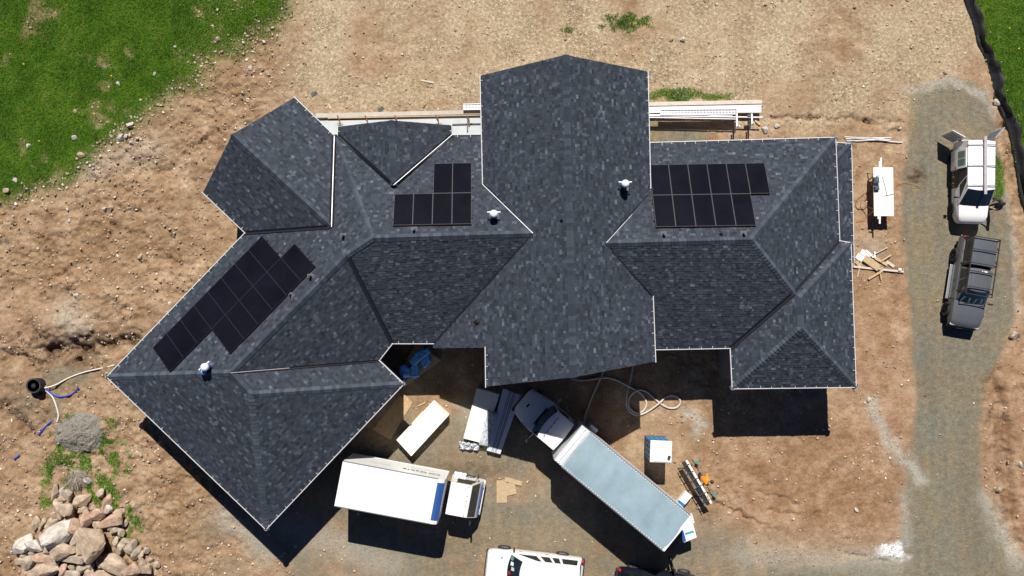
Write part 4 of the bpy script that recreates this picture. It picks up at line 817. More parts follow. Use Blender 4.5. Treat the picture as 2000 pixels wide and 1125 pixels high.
# ------------------------------------------------------------------ truck with grey sheet roof
ZG = 4.1; A_, B_, C_, D_ = [W(*p, ZG) for p in ((1136.4, 831.7), (1349.6, 1006.6), (1297.6, 1078.9), (1083.6, 899))]
f_m = (A_ + D_) / 2; r_m = (B_ + C_) / 2; ax = f_m - r_m; hg = math.atan2(ax.y, ax.x); LG = ax.length; WG = ((A_ - D_).length + (B_ - C_).length) / 2
gt = empty('delivery_truck', (r_m.x, r_m.y, 0), hg, 'long delivery truck with grey sheet roof and white bonneted cab', 'truck')
m_sheet = mat('grey_roof_sheet', (.25, .345, .395), .5, var=.14, vscale=.9, bump=.35, bscale=1.6, spec=.35)
m_flank = mat('white_truck_flank', (.7, .72, .74), .4, var=.04)
gx = MB(); gx.loft([[(x, y, z) for y, z in ((-WG / 2, 1.1), (-WG / 2, ZG - .06), (-WG / 2 + .05, ZG - .05), (0, ZG - .04), (WG / 2 - .05, ZG - .05), (WG / 2, ZG - .06), (WG / 2, 1.1))] for x in (0, LG - .45)]); gxo = gx.build('cargo_box', m_flank, gt, smooth=30)
rg = MB(); NXR, NYR = 60, 12; vs = []
for i in range(NXR + 1):
    for j in range(NYR + 1):
        x = .06 + (LG - .62) * i / NXR; y = (j / NYR - .5) * (WG - .08); k = 1 - (2 * j / NYR - 1) ** 2
        vs.append((x, y, ZG + .012 + .035 * k + .035 * k * math.sin(x * 3.1 + y * 1.2 + .8 * math.sin(y * 1.7 + x)) + .014 * k * math.sin(x * 7 + y * 2 + math.sin(x * 1.3))))
rg.add(vs, [(i * (NYR + 1) + j, (i + 1) * (NYR + 1) + j, (i + 1) * (NYR + 1) + j + 1, i * (NYR + 1) + j + 1) for i in range(NXR) for j in range(NYR)]); rg.build('roof_sheet', m_sheet, gxo, smooth=60)
fcp = MB(); fcp.loft([[(LG - .5 + x, y, z) for y, z in ((-WG / 2 - .005, 1.1), (-WG / 2 - .005, ZG - h - .05), (-WG / 2 + .06, ZG - h), (0, ZG - h + .05), (WG / 2 - .06, ZG - h), (WG / 2 + .005, ZG - h - .05), (WG / 2 + .005, 1.1))] for x, h in ((0, -.02), (.12, -.02), (.14, .05), (.24, .05), (.26, -.01), (.4, .03), (.5, .14))]); fcp.build('front_cap', mat('pale_grey_cap', (.6, .63, .65), .35, var=.06), gxo, smooth=25)
for s in (-1, 1):
    MB().bar((0, s * WG / 2, ZG - .03), (LG - .5, s * WG / 2, ZG - .03), .07, .07).build('roof_rail', m_alu, gxo)
    rv = MB()
    for i in range(int(LG / .16)): rv.box((.1 + i * .16, s * (WG / 2 - .05), ZG + .022), (.07, .035, .03))
    r_ = rv.build('rivets', m_pvc, gxo); r_['kind'] = 'stuff'
slab(gxo, 'rear_header', m_pvc, (.03, 0, ZG - .01), (.14, WG - .02, .1), bevel=.02); slab(gxo, 'rear_opening', m_plas, (-.006, 0, 2.5), (.012, WG - .3, 2.6)); slab(gt, 'lift_gate', m_steel, (-.45, 0, 1.0), (.9, WG - .3, .06)); slab(gt, 'chassis', m_steel, (LG / 2 + 1.0, 0, .82), (LG + 2.8, .86, .28))
for k in range(4): slab(gt, 'step', m_alu, (LG - 1.0, -WG / 2 - .15, .5 + .25 * k), (.5, .25, .03))
XC = LG + .12
lower_body(gt, [(XC, .98, .6, 1.55), (XC + .1, 1.02, .55, 1.6), (XC + 1.3, 1.04, .5, 1.6), (XC + 1.6, 1.06, .5, 1.62, .06), (XC + 2.1, 1.02, .5, 1.56, .08), (XC + 2.65, .92, .52, 1.4, .08), (XC + 3.0, .76, .58, 1.2, .06), (XC + 3.08, .6, .62, 1.0, .03)], m_wpaint, 'bonnet')
cg = Cabin(XC + .02, XC + 1.72, 1.02, 1.6, XC + .06, XC + 1.4, .9, 2.95, bow=.22, crown=.06); cgo = cg.shell(gt, m_wpaint)
cg.glass(cgo, cg.front, 'windshield', m_cglass, lo=.03, hi=.98, a=-.96, b_=.96)
MB().bar((XC + 1.72, -.6, 1.68), (XC + 1.72, .6, 1.68), .08, .02).build('cowl_vent', m_plas, cgo); slab(gt, 'bonnet_badge', m_plas, (XC + 2.62, 0, 1.5), (.1, .22, .02), bevel=.005); slab(gt, 'front_bumper', m_steel, (XC + 3.05, 0, .6), (.2, 1.7, .3), bevel=.06)
for k in range(5): slab(cgo, 'marker_light', m_amber, (XC + 1.0, -.6 + .3 * k, 3.015), (.08, .06, .05), bevel=.012)
MB().bar((XC + 1.03, -.62, 3.015), (XC + 1.03, .62, 3.015), .015, .012).build('light_cable', m_plas, cgo)
for s in (-1, 1):
    cg.pane(cgo, s, .3, .93, .14, .88, 'side_window', m_cglass, .18); slab(gt, 'headlight', m_lamp, (XC + 2.9, s * .72, 1.08), (.24, .3, .2), bevel=.06)
    MB().bar((XC + 1.4, s * 1.0, 1.7), (XC + 1.45, s * 1.35, 1.75), .04, .04).box((XC + 1.47, s * 1.4, 1.7), (.1, .16, .42)).build('mirror', m_chrome, cgo, bevel=.02)
    MB().bar((XC + 1.9, s * .98, 1.63), (XC + 2.3, s * .93, 1.57), .02, .012).build('bonnet_latch', m_plas, gt)
    wheel(gt, XC + 2.2, s * .9, .48, .28, m_rim); wheel(gt, 1.9, s * .9, .48, .5, m_rim)
# ------------------------------------------------------------------ goods around the trucks
m_pack = mat('white_wrap', (.78, .8, .82), .35, var=.06, vscale=4, bump=.3, bscale=9); m_teal = mat('teal_print', (.02, .33, .42), .4); m_blue = mat('blue_print', (.015, .16, .42), .4)
def bundle(name, pts, z0, z1, m, lab, cat, grp=None, bev=.02):
    P = [W(x, y, z1) for x, y in pts]; c = sum(P, Vector((0, 0, 0))) / len(P); o = MB().prism([(p.x - c.x, p.y - c.y) for p in P], 0, z1 - z0).build(name, m, None, bevel=bev); o.location = (c.x, c.y, z0); tag(o, lab, cat, grp); return o
o = bundle('wrapped_bundle', [(1329, 1033), (1354, 1023), (1361, 1050), (1336, 1060)], 1.03, 1.5, m_pack, 'white wrapped bundle with teal lettering band on the truck lift gate', 'bundle')
P0, P1 = W(1338, 1043, 1.5), W(1355, 1038, 1.5); MB().bar(P0 - o.location + Vector((0, 0, .004)), P1 - o.location + Vector((0, 0, .004)), .12, .006).build('print_band', m_teal, o)
P0, P1 = W(1331, 1036, 1.5), W(1337, 1058, 1.5); MB().bar(P0 - o.location + Vector((0, 0, .006)), P1 - o.location + Vector((0, 0, .006)), .2, .006).build('end_label', m_nav, o)
bundle('wrapped_bundle', [(1342, 1008), (1352, 1004), (1357, 1021), (1340, 1028)], 1.03, 1.35, m_pack, 'smaller white wrapped bundle tucked behind the lift gate corner', 'bundle')
o = bundle('shingle_carton', [(1340, 959.5), (1352, 969), (1335, 990), (1322, 981)], 0, .45, m_pack, 'white and blue carton standing beside the grey roofed truck', 'carton')
P0, P1 = W(1324, 979, .45), W(1336, 988.5, .45); MB().bar(P0 - o.location + Vector((0, 0, .003)), P1 - o.location + Vector((0, 0, .003)), .22, .006).build('blue_end', m_blue, o)
m_foam = mat('cream_foam_board', (.78, .77, .68), .6, var=.04, vscale=2); m_foamd = mat('foam_board_edge', (.5, .5, .46), .7)
def sheets(name, pts, z, n_, m, lab, cat, j=.02, m2=None):
    P = [W(x, y, z) for x, y in pts]; c = sum(P, Vector((0, 0, 0))) / 4; r = empty(name, (c.x, c.y, 0), 0, lab, cat); h = z / n_
    for i in range(n_):
        dx, dy = (rnd.uniform(-j, j), rnd.uniform(-j, j)) if i < n_ - 1 else (0, 0)
        MB().prism([(p.x - c.x + dx, p.y - c.y + dy) for p in P], i * h + .002, (i + 1) * h - .004).build('sheet', m, r)
    return r
sheets('foam_board_stack', [(846, 784), (876, 811.6), (803, 891), (774, 859)], .8, 8, m_foam, 'tall stack of cream foam boards behind the white box truck', 'board stack')
sheets('foam_board_stack', [(931.3, 758), (975.9, 770.5), (943, 866), (905, 856)], .5, 5, m_foam, 'low stack of cream foam boards half in shade beside siding', 'board stack')
r = sheets('siding_stack', [(982.7, 758.7), (1017, 771.8), (977, 887), (951, 880)], .45, 4, mat('pale_siding', (.58, .62, .68), .45, var=.05), 'stack of pale siding planks in the shade of the gable', 'siding')
a, b_, c, d = [W(x, y, .45) - r.location for x, y in ((982.7, 758.7), (1017, 771.8), (977, 887), (951, 880))]
for k in (.36, .46, .6, .68): MB().bar(a.lerp(b_, k) + Vector((0, 0, .006)), d.lerp(c, k) + Vector((0, 0, .006)), .03, .012).build('groove_strip', m_lead, r)
def crumple(name, pts, z, h, m, lab, cat, seed, n_=22):
    R = random.Random(seed); P = [W(x, y, z) for x, y in pts]; vs = []; c = P[0]
    for i in range(n_ + 1):
        for j in range(n_ + 1):
            u, v = i / n_, j / n_; p = P[0].lerp(P[1], u).lerp(P[3].lerp(P[2], u), v)
            e = min(u, v, 1 - u, 1 - v); vs.append((p.x - c.x + R.uniform(-.05, .05), p.y - c.y + R.uniform(-.05, .05), z + h * (R.random() * .7 + .5 * math.sin(u * 9 + v * 4) ** 2) * min(1, e * 6 + .25)))
    mb = MB(); mb.add(vs, [(i * (n_ + 1) + j, (i + 1) * (n_ + 1) + j, (i + 1) * (n_ + 1) + j + 1, i * (n_ + 1) + j + 1) for i in range(n_) for j in range(n_)])
    o = mb.build(name, m, None, smooth=50); o.location = (c.x, c.y, 0); s = o.modifiers.new('thick', 'SOLIDIFY'); s.thickness = .012; tag(o, lab, cat); return o
m_film = mat('clear_plastic_film', (.72, .76, .8), .22, spec=.7, var=.08, alpha=.55)
crumple('plastic_film', [(897, 862), (935, 866), (936, 879), (898, 876)], .05, .3, mat('white_film', (.72, .76, .8), .25, spec=.7, var=.08), 'crumpled white plastic film at the foot of the foam boards', 'plastic film', 5)
crumple('clear_film', [(952, 800), (972, 805), (955, 872), (936, 868)], .53, .10, m_film, 'clear plastic film lying between the foam boards and siding', 'plastic film', 6)
crumple('chalky_rubble', [(1720, 1062), (1768, 1066), (1762, 1090), (1718, 1086)], -.03, .08, mat('chalk', (.72, .72, .7), .9, var=.15, bump=.5), 'spill of white chalky dust beside the drive', 'spill', 15, 26)
m_osb = mat('osb_board', (.42, .27, .13), .75, col2=(.58, .4, .22), vscale=9, var=.25); 
for pts, z, lab in (([(780.5, 772), (804, 790.5), (762, 859), (728, 839)], .035, 'brown strand board sheet lying half under the eave'), ([(789, 770), (806, 786), (790, 812), (774, 798)], .06, 'smaller strand board offcut on top of the larger sheet')):
    P = [W(x, y, z) for x, y in pts]; c = sum(P, Vector((0, 0, 0))) / 4; o = MB().prism([(p.x - c.x, p.y - c.y) for p in P], 0, .022).build('strand_board', m_osb); o.location = (c.x, c.y, z - .022); tag(o, lab, 'board')
def stick(name, a, b_, wd, th, m, lab, cat, grp=None, z=None, par=None):
    A = W(*a, 0); B = W(*b_, 0); z0 = (max(gz(A.x, A.y), gz(B.x, B.y)) + .01 + th / 2) if z is None else z; A.z = B.z = z0; c = (A + B) / 2
    o = MB().bar(A - c, B - c, wd, th).build(name, m, par, bevel=min(wd, th) * .15); o.location = c
    if lab: tag(o, lab, cat, grp)
    return o
m_wood = mat('sawn_timber', (.52, .36, .2), .7, var=.15, vscale=5); m_pale = mat('weathered_timber', (.56, .5, .42), .75, var=.12, vscale=4); m_card = mat('cardboard', (.45, .33, .2), .8, var=.18, vscale=5)
stick('timber', (816, 793), (831, 786), .07, .05, m_wood, 'short timber offcut leaning by the foam board stack', 'timber')
stick('timber', (806, 826), (826, 803), .08, .05, m_wood, 'brown timber batten along the tall foam stack', 'timber')
for i, (pts, lab) in enumerate((([(970, 938), (990, 938), (990, 982), (970, 982)], 'long cardboard sheet, leftmost of the three on the yard'), ([(986, 945), (1005, 940), (1009, 964), (989, 969)], 'squarish cardboard sheet overlapping the long one'), ([(987, 931), (1021, 940), (1018, 949), (985, 940)], 'narrow cardboard strip, topmost of the three pieces'))):
    P = [W(x, y, .03) for x, y in pts]; c = sum(P, Vector((0, 0, 0))) / 4; o = MB().prism([(p.x - c.x, p.y - c.y) for p in P], 0, .012).build('cardboard_sheet', m_card); o.location = (c.x, c.y, .03 + .016 * i); tag(o, lab, 'cardboard')
for i, (x, y) in enumerate(((898, 829), (906, 843))): pass
# blue tarpaulin bundles on a plywood pallet in the entry nook
pal = bundle('plywood_pallet', [(770, 742), (815, 668), (862, 704), (795, 752)], .05, .16, m_wood, 'plywood pallet in the shaded entry nook', 'pallet', bev=.01)
m_tarp = mat('blue_tarpaulin', (.14, .42, .9), .35, var=.2, vscale=5, bump=.6, bscale=7)
for i, (pts, z0, z1, lab) in enumerate((([(812, 688), (835, 678), (842, 688), (808, 714), (797, 704)], .5, .95, 'upper blue tarpaulin bundle, long and boxy, in the entry nook'), ([(802, 706), (815, 708), (819, 736), (803, 738)], .17, .75, 'middle blue tarpaulin bundle beneath the boxy one'), ([(822, 706), (838, 692), (842, 706), (828, 720)], .17, .7, 'right blue tarpaulin lump in the entry nook'), ([(779, 716), (790, 711), (802, 720), (801, 736), (788, 738), (778, 728)], .17, .6, 'round blue tarpaulin roll nearest the angled eave'))):
    P = [W(x, y, z1) for x, y in pts]; c = sum(P, Vector((0, 0, 0))) / len(P); o = MB().prism([(p.x - c.x, p.y - c.y) for p in P], 0, z1 - z0).build('tarpaulin_bundle', m_tarp, None, bevel=.08, seg=3); o.location = (c.x, c.y, z0); tag(o, lab, 'tarpaulin')
    sb = o.modifiers.new('sub', 'SUBSURF'); sb.levels = sb.render_levels = 3; sb.subdivision_type = 'SIMPLE'
    tx = bpy.data.textures.new('folds', 'CLOUDS'); tx.noise_scale = .18; dm = o.modifiers.new('folds', 'DISPLACE'); dm.texture = tx; dm.strength = .1
crumple('loose_wrap', [(781, 737), (800, 738), (797, 750), (790, 752)], .17, .14, mat('pale_wrap', (.6, .5, .42), .6, var=.2), 'pale crumpled wrapping at the pallet corner', 'wrapping', 9, 10)
# portable toilet
T4 = [W(x, y, 2.22) for x, y in ((1271.2, 860.5), (1312.3, 862), (1311, 904.5), (1270.7, 902.4))]; c = sum(T4, Vector((0, 0, 0))) / 4; e = T4[1] - T4[0]; rz = math.atan2(e.y, e.x)
pt_ = empty('portable_toilet', (c.x, c.y, 0), rz, 'blue portable toilet with white roof on the bare soil', 'portable toilet'); hw = .57
m_pblue = mat('blue_plastic', (.02, .22, .48), .45, var=.1)
slab(pt_, 'base', m_plas, (0, 0, .07), (1.2, 1.2, .14), bevel=.03)
MB().loft([[(sx * hw, sy * hw, z) for sx, sy in ((-1, -1), (1, -1), (1, 1), (-1, 1))] for z in (.14, 2.1)]).build('walls', m_pblue, pt_, bevel=.03)
for s in (-1, 1):
    for k in range(4): slab(pt_, 'wall_rib', m_pblue, (-.42 + k * .28, s * (hw + .012), 1.1), (.08, .03, 1.8), bevel=.008); slab(pt_, 'wall_rib', m_pblue, (-hw - .012, -.42 + k * .28, 1.1), (.03, .08, 1.8), bevel=.008)
slab(pt_, 'door', m_pblue, (hw + .018, 0, 1.1), (.03, .86, 1.85), bevel=.01); slab(pt_, 'door_latch', m_plas, (hw + .045, .35, 1.1), (.03, .06, .12))
MB().loft([[(sx * a, sy * a, z) for sx, sy in ((-1, -1), (1, -1), (1, 1), (-1, 1))] for a, z in ((.60, 2.08), (.61, 2.2), (.55, 2.25), (.3, 2.29))]).build('roof', m_pvc, pt_, bevel=.02)
MB().bar((-.4, -.5, 2.275), (.4, -.5, 2.275), .06, .02).build('roof_lip', m_pvc, pt_); MB().lathe((.42, -.25, 2.2), [(.06, 0), (.06, .22), (.085, .22), (.085, .26)], 12).build('vent_pipe', m_plas, pt_, smooth=40)
# ------------------------------------------------------------------ sheet-metal brake with its stand
BZ = .95; Pa, Pb = W(1336, 902, BZ), W(1385, 986, BZ); ax = Pb - Pa; hbk = math.atan2(ax.y, ax.x); Lk = ax.length; c = (Pa + Pb) / 2
bk = empty('siding_brake', (c.x, c.y, 0), hbk, 'long black and white siding brake on folding stand', 'siding brake')
slab(bk, 'bed', m_plas, (0, -.04, BZ - .08), (Lk, .2, .1), bevel=.02); slab(bk, 'clamp_rail', m_pvc, (0, .16, BZ - .02), (Lk, .12, .05), bevel=.01); slab(bk, 'front_rail', m_alu, (0, -.24, BZ - .06), (Lk, .05, .05), bevel=.01); slab(bk, 'back_rail', m_steel, (0, .04, BZ), (Lk, .04, .05)); slab(bk, 'label_strip', m_amber, (.35 * Lk, .16, BZ + .008), (.22, .06, .006))
for k in range(6): slab(bk, 'arm', m_steel, (-Lk / 2 + .25 + k * (Lk - .5) / 5, -.03, BZ + .01), (.06, .46, .05), bevel=.01)
for x in (-Lk * .33, Lk * .33):
    for s in (-1, 1): MB().bar((x, s * .05, BZ - .1), (x + .12 * s, s * .42, .0), .04, .04).build('stand_leg', m_steel, bk)
    MB().bar((x, -.3, .35), (x, .3, .35), .03, .03).build('stand_brace', m_steel, bk)
sp = empty('pole_stand', W(1379, 935, 0), 0, 'thin grey pole on teal feet beside the siding brake', 'pole stand'); m_tl = mat('teal_powder_coat', (.10, .24, .21), .5, var=.2)
a, b_ = W(1362, 903, .32) - sp.location, W(1396, 968, .32) - sp.location; MB().tube([a, b_], .022, 8).build('pole', m_alu, sp, smooth=40)
for q in (a, b_):
    for k in range(3):
        an = k * 2.1 + .5; MB().bar(q, (q.x + .3 * math.cos(an), q.y + .3 * math.sin(an), 0.01), .04, .025).build('foot', m_tl, sp)
    MB().box((q.x, q.y, q.z), (.16, .2, .06), 1.0).build('bracket', m_tl, sp, bevel=.01)
# ------------------------------------------------------------------ people
def person(name, loc, rz, lab, joints, shirt, legs, skin, hair, shoe):
    """one skin-grown body; joints: name -> (x, y, z, radius), chains joined into a tree rooted at the pelvis"""
    E = [('pelvis', 'waist'), ('waist', 'chest'), ('chest', 'neck'), ('neck', 'head0'), ('head0', 'head1'), ('head1', 'head2')]
    for s in 'LR': E += [('pelvis', 'hip' + s), ('hip' + s, 'knee' + s), ('knee' + s, 'ankle' + s), ('ankle' + s, 'toe' + s), ('chest', 'sh' + s), ('sh' + s, 'el' + s), ('el' + s, 'wr' + s), ('wr' + s, 'palm' + s)]
    J = dict(joints)
    for s in 'LR':                              # five fingers leave the palm
        wv, pv = Vector(J['wr' + s][:3]), Vector(J['palm' + s][:3]); d = (pv - wv).normalized(); sd = d.cross(Vector((0, 0, 1)))
        sd = sd.normalized() if sd.length > .1 else Vector((1, 0, 0))
        for k, (off, ln) in enumerate(((-.028, .06), (-.01, .075), (.01, .07), (.028, .055), (-.05, .03))):
            b0 = pv + sd * off + d * (.03 if k < 4 else -.02); J[f'f{k}{s}'] = (*b0, .010); t = b0 + d * ln * .55 + Vector((0, 0, -.01)); J[f'g{k}{s}'] = (*t, .009); t2 = t + d * ln * .35 + Vector((0, 0, -.02)); J[f'h{k}{s}'] = (*t2, .008)
            E += [('palm' + s, f'f{k}{s}'), (f'f{k}{s}', f'g{k}{s}'), (f'g{k}{s}', f'h{k}{s}')]
    names = list(J); me = bpy.data.meshes.new(name); me.from_pydata([J[k][:3] for k in names], [(names.index(a), names.index(b_)) for a, b_ in E], []); o = bpy.data.objects.new(name, me); COL.objects.link(o)
    sk = o.modifiers.new('skin', 'SKIN'); sk.use_smooth_shade = True
    for i, k in enumerate(names): me.skin_vertices[0].data[i].radius = (J[k][3], J[k][3] * (J[k][4] if len(J[k]) > 4 else 1)); me.skin_vertices[0].data[i].use_root = (k == 'pelvis')
    s2 = o.modifiers.new('sub', 'SUBSURF'); s2.levels = s2.render_levels = 2
    bpy.context.view_layer.update(); m2 = bpy.data.meshes.new_from_object(o.evaluated_get(bpy.context.evaluated_depsgraph_get())); bpy.data.objects.remove(o)
    for m in (skin, shirt, legs, shoe): m2.materials.append(m)
    key = [(Vector(J[k][:3]), k) for k in names]
    for pl_ in m2.polygons:
        k = min(key, key=lambda q: (q[0] - pl_.center).length)[1]; b0 = k.rstrip('LR')
        pl_.material_index = 3 if b0 in ('ankle', 'toe') else 2 if b0 in ('pelvis', 'hip', 'knee') else 1 if b0 in ('waist', 'chest', 'sh', 'el', 'neck') else 0
    ob = bpy.data.objects.new(name, m2); link(ob); ob.location = loc; ob.rotation_euler = (0, 0, rz); tag(ob, lab, 'person', None)
    h1, h2 = Vector(J['head1'][:3]), Vector(J['head2'][:3]); ax_ = (h2 - Vector(J['head0'][:3])).normalized()
    hm = MB(); R_ = ax_.to_track_quat('Z', 'Y').to_matrix(); prof = [(.088, -.03), (.108, .02), (.108, .07), (.09, .115), (.05, .14), (.01, .15)]
    hm.loft([[R_ @ Vector((r * math.cos(a) - .012, r * math.sin(a) * .92, z)) + h1 for a in (2 * math.pi * k / 16 for k in range(16))] for r, z in prof]); hm.build('hair', hair, ob, smooth=60)
    fw_ = R_ @ Vector((1, 0, 0)); sd = R_ @ Vector((0, 1, 0))
    MB().box(h1 + fw_ * .105 + ax_ * -.02, (.03, .024, .04)).build('nose', skin, ob, bevel=.008)
    for s in (-1, 1): MB().box(h1 + sd * s * .098 + ax_ * -.01, (.035, .015, .05)).build('ear', skin, ob, bevel=.006); MB().box(h1 + fw_ * .095 + sd * s * .035 + ax_ * .01, (.012, .022, .012)).build('eye', m_plas, ob)
    MB().box(h1 + fw_ * .095 + ax_ * -.06, (.012, .05, .01)).build('mouth', m_red, ob)
    return ob
m_skin = mat('skin', (.40, .24, .16), .55, var=.1); m_org = mat('orange_shirt', (.72, .26, .02), .75, var=.12, vscale=8, bump=.3, bscale=12); m_jean = mat('dark_jeans', (.03, .035, .05), .8, var=.2); m_hair = mat('dark_hair', (.03, .015, .012), .6, var=.3); m_coat = mat('navy_jacket', (.03, .037, .06), .75, var=.25, bump=.3, bscale=12)
# leaning forward over the work (facing +x)
lean = dict(pelvis=(-.06, 0, .93, .15, .8), waist=(.0, 0, 1.08, .145, .8), chest=(.16, 0, 1.27, .165, .9), neck=(.30, 0, 1.42, .065), head0=(.36, 0, 1.50, .08), head1=(.40, 0, 1.58, .098), head2=(.42, 0, 1.66, .08),
    hipL=(-.05, .1, .86, .1), hipR=(-.05, -.1, .86, .1), kneeL=(.04, .14, .48, .075), kneeR=(-.04, -.13, .48, .075), ankleL=(-.02, .15, .09, .05), ankleR=(-.14, -.14, .09, .05), toeL=(.14, .16, .045, .045), toeR=(.03, -.15, .045, .045),
    shL=(.17, .2, 1.32, .078), shR=(.17, -.2, 1.32, .078), elL=(.22, .34, 1.08, .056), elR=(.24, -.33, 1.08, .056), wrL=(.42, .28, .97, .038), wrR=(.44, -.26, .98, .038), palmL=(.50, .25, .95, .036), palmR=(.52, -.22, .96, .036))
person('person', (*W(1364, 929, 0)[:2], 0), math.radians(-8), 'worker in orange shirt leaning over beside the siding brake', lean, m_org, m_jean, m_skin, m_hair, m_plas)
stand = dict(pelvis=(0, 0, .95, .15, .8), waist=(.01, 0, 1.1, .145, .8), chest=(.02, 0, 1.32, .17, .9), neck=(.03, 0, 1.5, .065), head0=(.05, 0, 1.58, .08), head1=(.06, 0, 1.66, .098), head2=(.06, 0, 1.74, .08),
    hipL=(0, .1, .87, .1), hipR=(0, -.1, .87, .1), kneeL=(.04, .12, .48, .075), kneeR=(.0, -.12, .48, .075), ankleL=(-.01, .13, .09, .05), ankleR=(-.05, -.13, .09, .05), toeL=(.14, .15, .045, .045), toeR=(.1, -.15, .045, .045),
    shL=(.02, .21, 1.4, .08), shR=(.02, -.21, 1.4, .08), elL=(.12, .3, 1.15, .058), elR=(.14, -.3, 1.16, .058), wrL=(.34, .2, 1.1, .038), wrR=(.36, -.2, 1.12, .038), palmL=(.43, .17, 1.1, .036), palmR=(.45, -.17, 1.12, .036))
person('person', (*W(1930, 406, 0)[:2], 0), math.radians(175), 'person in dark jacket standing at the white van front door', stand, m_coat, m_jean, m_skin, m_hair, m_plas)
# ------------------------------------------------------------------ hoses and pipes
m_hose = mat('beige_hose', (.52, .47, .40), .6, var=.1, vscale=10); m_bluep = mat('blue_pipe', (.02, .06, .42), .45, var=.15); m_whp = mat('white_hose', (.72, .66, .62), .5, var=.08)
def hose(name, pts, r, m, lab, cat='hose', zz=None, n_=8):
    P = []
    for i, p in enumerate(pts):
        q = W(p[0], p[1], 0); q.z = gz(q.x, q.y) + r + (p[2] if len(p) > 2 else 0); P.append(q)
    c = P[0].copy(); o = MB().tube([q - c for q in smooth_path(P, 8)], r, n_).build(name, m, None, smooth=60); o.location = c; tag(o, lab, cat); return o
hz = lambda L: [(1100 + x / 7.033, 700 + y / 7.033, *z) for x, y, *z in L]
hose('hose', hz([(970, 20), (955, 130), (930, 250), (895, 400), (868, 560), (872, 650), (915, 730), (990, 770), (1080, 765), (1180, 715), (1280, 640, .09), (1340, 590, .09), (1400, 535), (1500, 505), (1580, 540), (1605, 610), (1560, 670), (1480, 685), (1400, 660), (1320, 610), (1230, 530), (1150, 460), (1060, 430, .05), (985, 450, .09), (920, 520, .0), (893, 600), (920, 690), (1000, 745), (1075, 735), (1125, 680), (1140, 610), (1110, 530), (1040, 460, .02), (930, 400, .08), (880, 370, .09), (740, 300), (600, 265), (500, 268, .07), (400, 285), (280, 300), (180, 290), (90, 255)]), .06, m_hose, 'pale hose looped in a figure eight on the ground')
hose('hose', hz([(555, 165), (520, 250), (440, 420), (370, 590), (310, 760), (285, 860), (275, 930)]), .055, m_hose, 'straight pale hose running from the gable to the truck cab')
hose('drain_hose', [(92, 757, .25), (110, 752, .1), (135, 738), (165, 727), (195, 720), (225, 713)], .04, m_whp, 'white hose running from the black drain barrel to the house')
hose('drain_hose', [(94, 764, .15), (104, 776), (111, 795), (114, 812), (111, 824)], .045, m_whp, 'short white hose curling down toward the gravel mound')
hose('blue_pipe', [(93, 760, .15), (104, 770), (118, 775), (132, 773), (145, 766), (154, 758)], .05, m_bluep, 'curved blue pipe beside the black drain barrel', 'pipe')
hose('blue_pipe', [(75, 849), (85, 837), (94, 828), (104, 821)], .05, m_bluep, 'blue pipe end lying left of the gravel mound', 'pipe')
hose('blue_pipe', [(30, 897), (35, 893), (40, 888)], .05, m_bluep, 'stub of blue pipe at the left edge of the site', 'pipe')
p = W(76, 752, 0); bar_ = empty('drain_barrel', (p.x, p.y, gz(p.x, p.y) - .12), 0, 'black round drain barrel with blue and white hoses', 'barrel')
MB().lathe((0, 0, 0), [(.40, 0), (.42, .1), (.40, .2), (.43, .3), (.40, .4), (.42, .62)], 28).build('barrel_body', m_plas, bar_, smooth=40)
MB().lathe((0, 0, .62), [(.43, 0), (.43, .05), (.37, .05), (.36, .03), (.2, .05), (.02, .055)], 28).build('lid', m_blk, bar_, smooth=30); MB().lathe((0, 0, .672), [(.38, 0), (.385, .012), (.365, .012), (.36, 0)], 28).build('lid_ring', m_lead, bar_, smooth=30)
crumple('white_rag', [(88, 752), (97, 756), (98, 764), (90, 766)], gz(*W(92, 758)[:2]) + .02, .2, m_whp, 'crumpled white cloth where the hoses meet the barrel', 'cloth', 3, 8)
# gravel mound
def mound(name, px, py, rx, ry, h, m, lab, seed, cat='mound'):
    R = W(px, py, 0); N = 40; vs = []; sx, sy = rx / 33.3, ry / 33.3
    for i in range(N + 1):
        for j in range(48):
            a = 2 * math.pi * j / 48; k = i / N; wob = 1 + .05 * math.sin(3 * a + seed) + .03 * math.sin(7 * a + seed * 2)
            x, y = sx * k * wob * math.cos(a), sy * k * wob * math.sin(a); z = h * (1 - k * k) ** 1.15
            if y < -.25 * sy: z *= 1 - .16 * min(1, (-.25 * sy - y) / (.3 * sy)) * (.7 + .6 * float(vnoise(np.array(x * 4 + 9.), np.array(y * 4 + 9.), seed)))
            vs.append((x, y, z + .025 * float(vnoise(np.array(x * 9 + 30.), np.array(y * 9 + 30.), seed)) * (1 - k) - .04 * k + gz(R.x + x, R.y + y)))
    mb = MB(); mb.add(vs, [(i * 48 + j, i * 48 + (j + 1) % 48, (i + 1) * 48 + (j + 1) % 48, (i + 1) * 48 + j) for i in range(N) for j in range(48)]); o = mb.build(name, m, None, smooth=60); o.location = (R.x, R.y, 0); tag(o, lab, cat); return o
mound('gravel_mound', 156, 846, 50, 40, .5, mat('fine_grey_gravel', (.19, .178, .145), .95, col2=(.33, .31, .26), vscale=14, var=.4, bump=.6, bscale=30), 'rounded mound of fine grey gravel below the barrel', 4)
mo = [o_ for o_ in COL.objects if o_.name.startswith('gravel_mound')][0]; RR = np.random.RandomState(3); gv = np.array([v.co for v in mo.data.vertices]); kk = RR.randint(0, len(gv), 5200); gv = gv[kk] + RR.normal(0, .03, (5200, 3)) * (1, 1, .12)
o8 = np.array([(1, 0, 0), (-1, 0, 0), (0, 1, 0), (0, -1, 0), (0, 0, 1), (0, 0, -1)], float); t8 = np.array([(0, 2, 4), (2, 1, 4), (1, 3, 4), (3, 0, 4), (2, 0, 5), (1, 2, 5), (3, 1, 5), (0, 3, 5)])
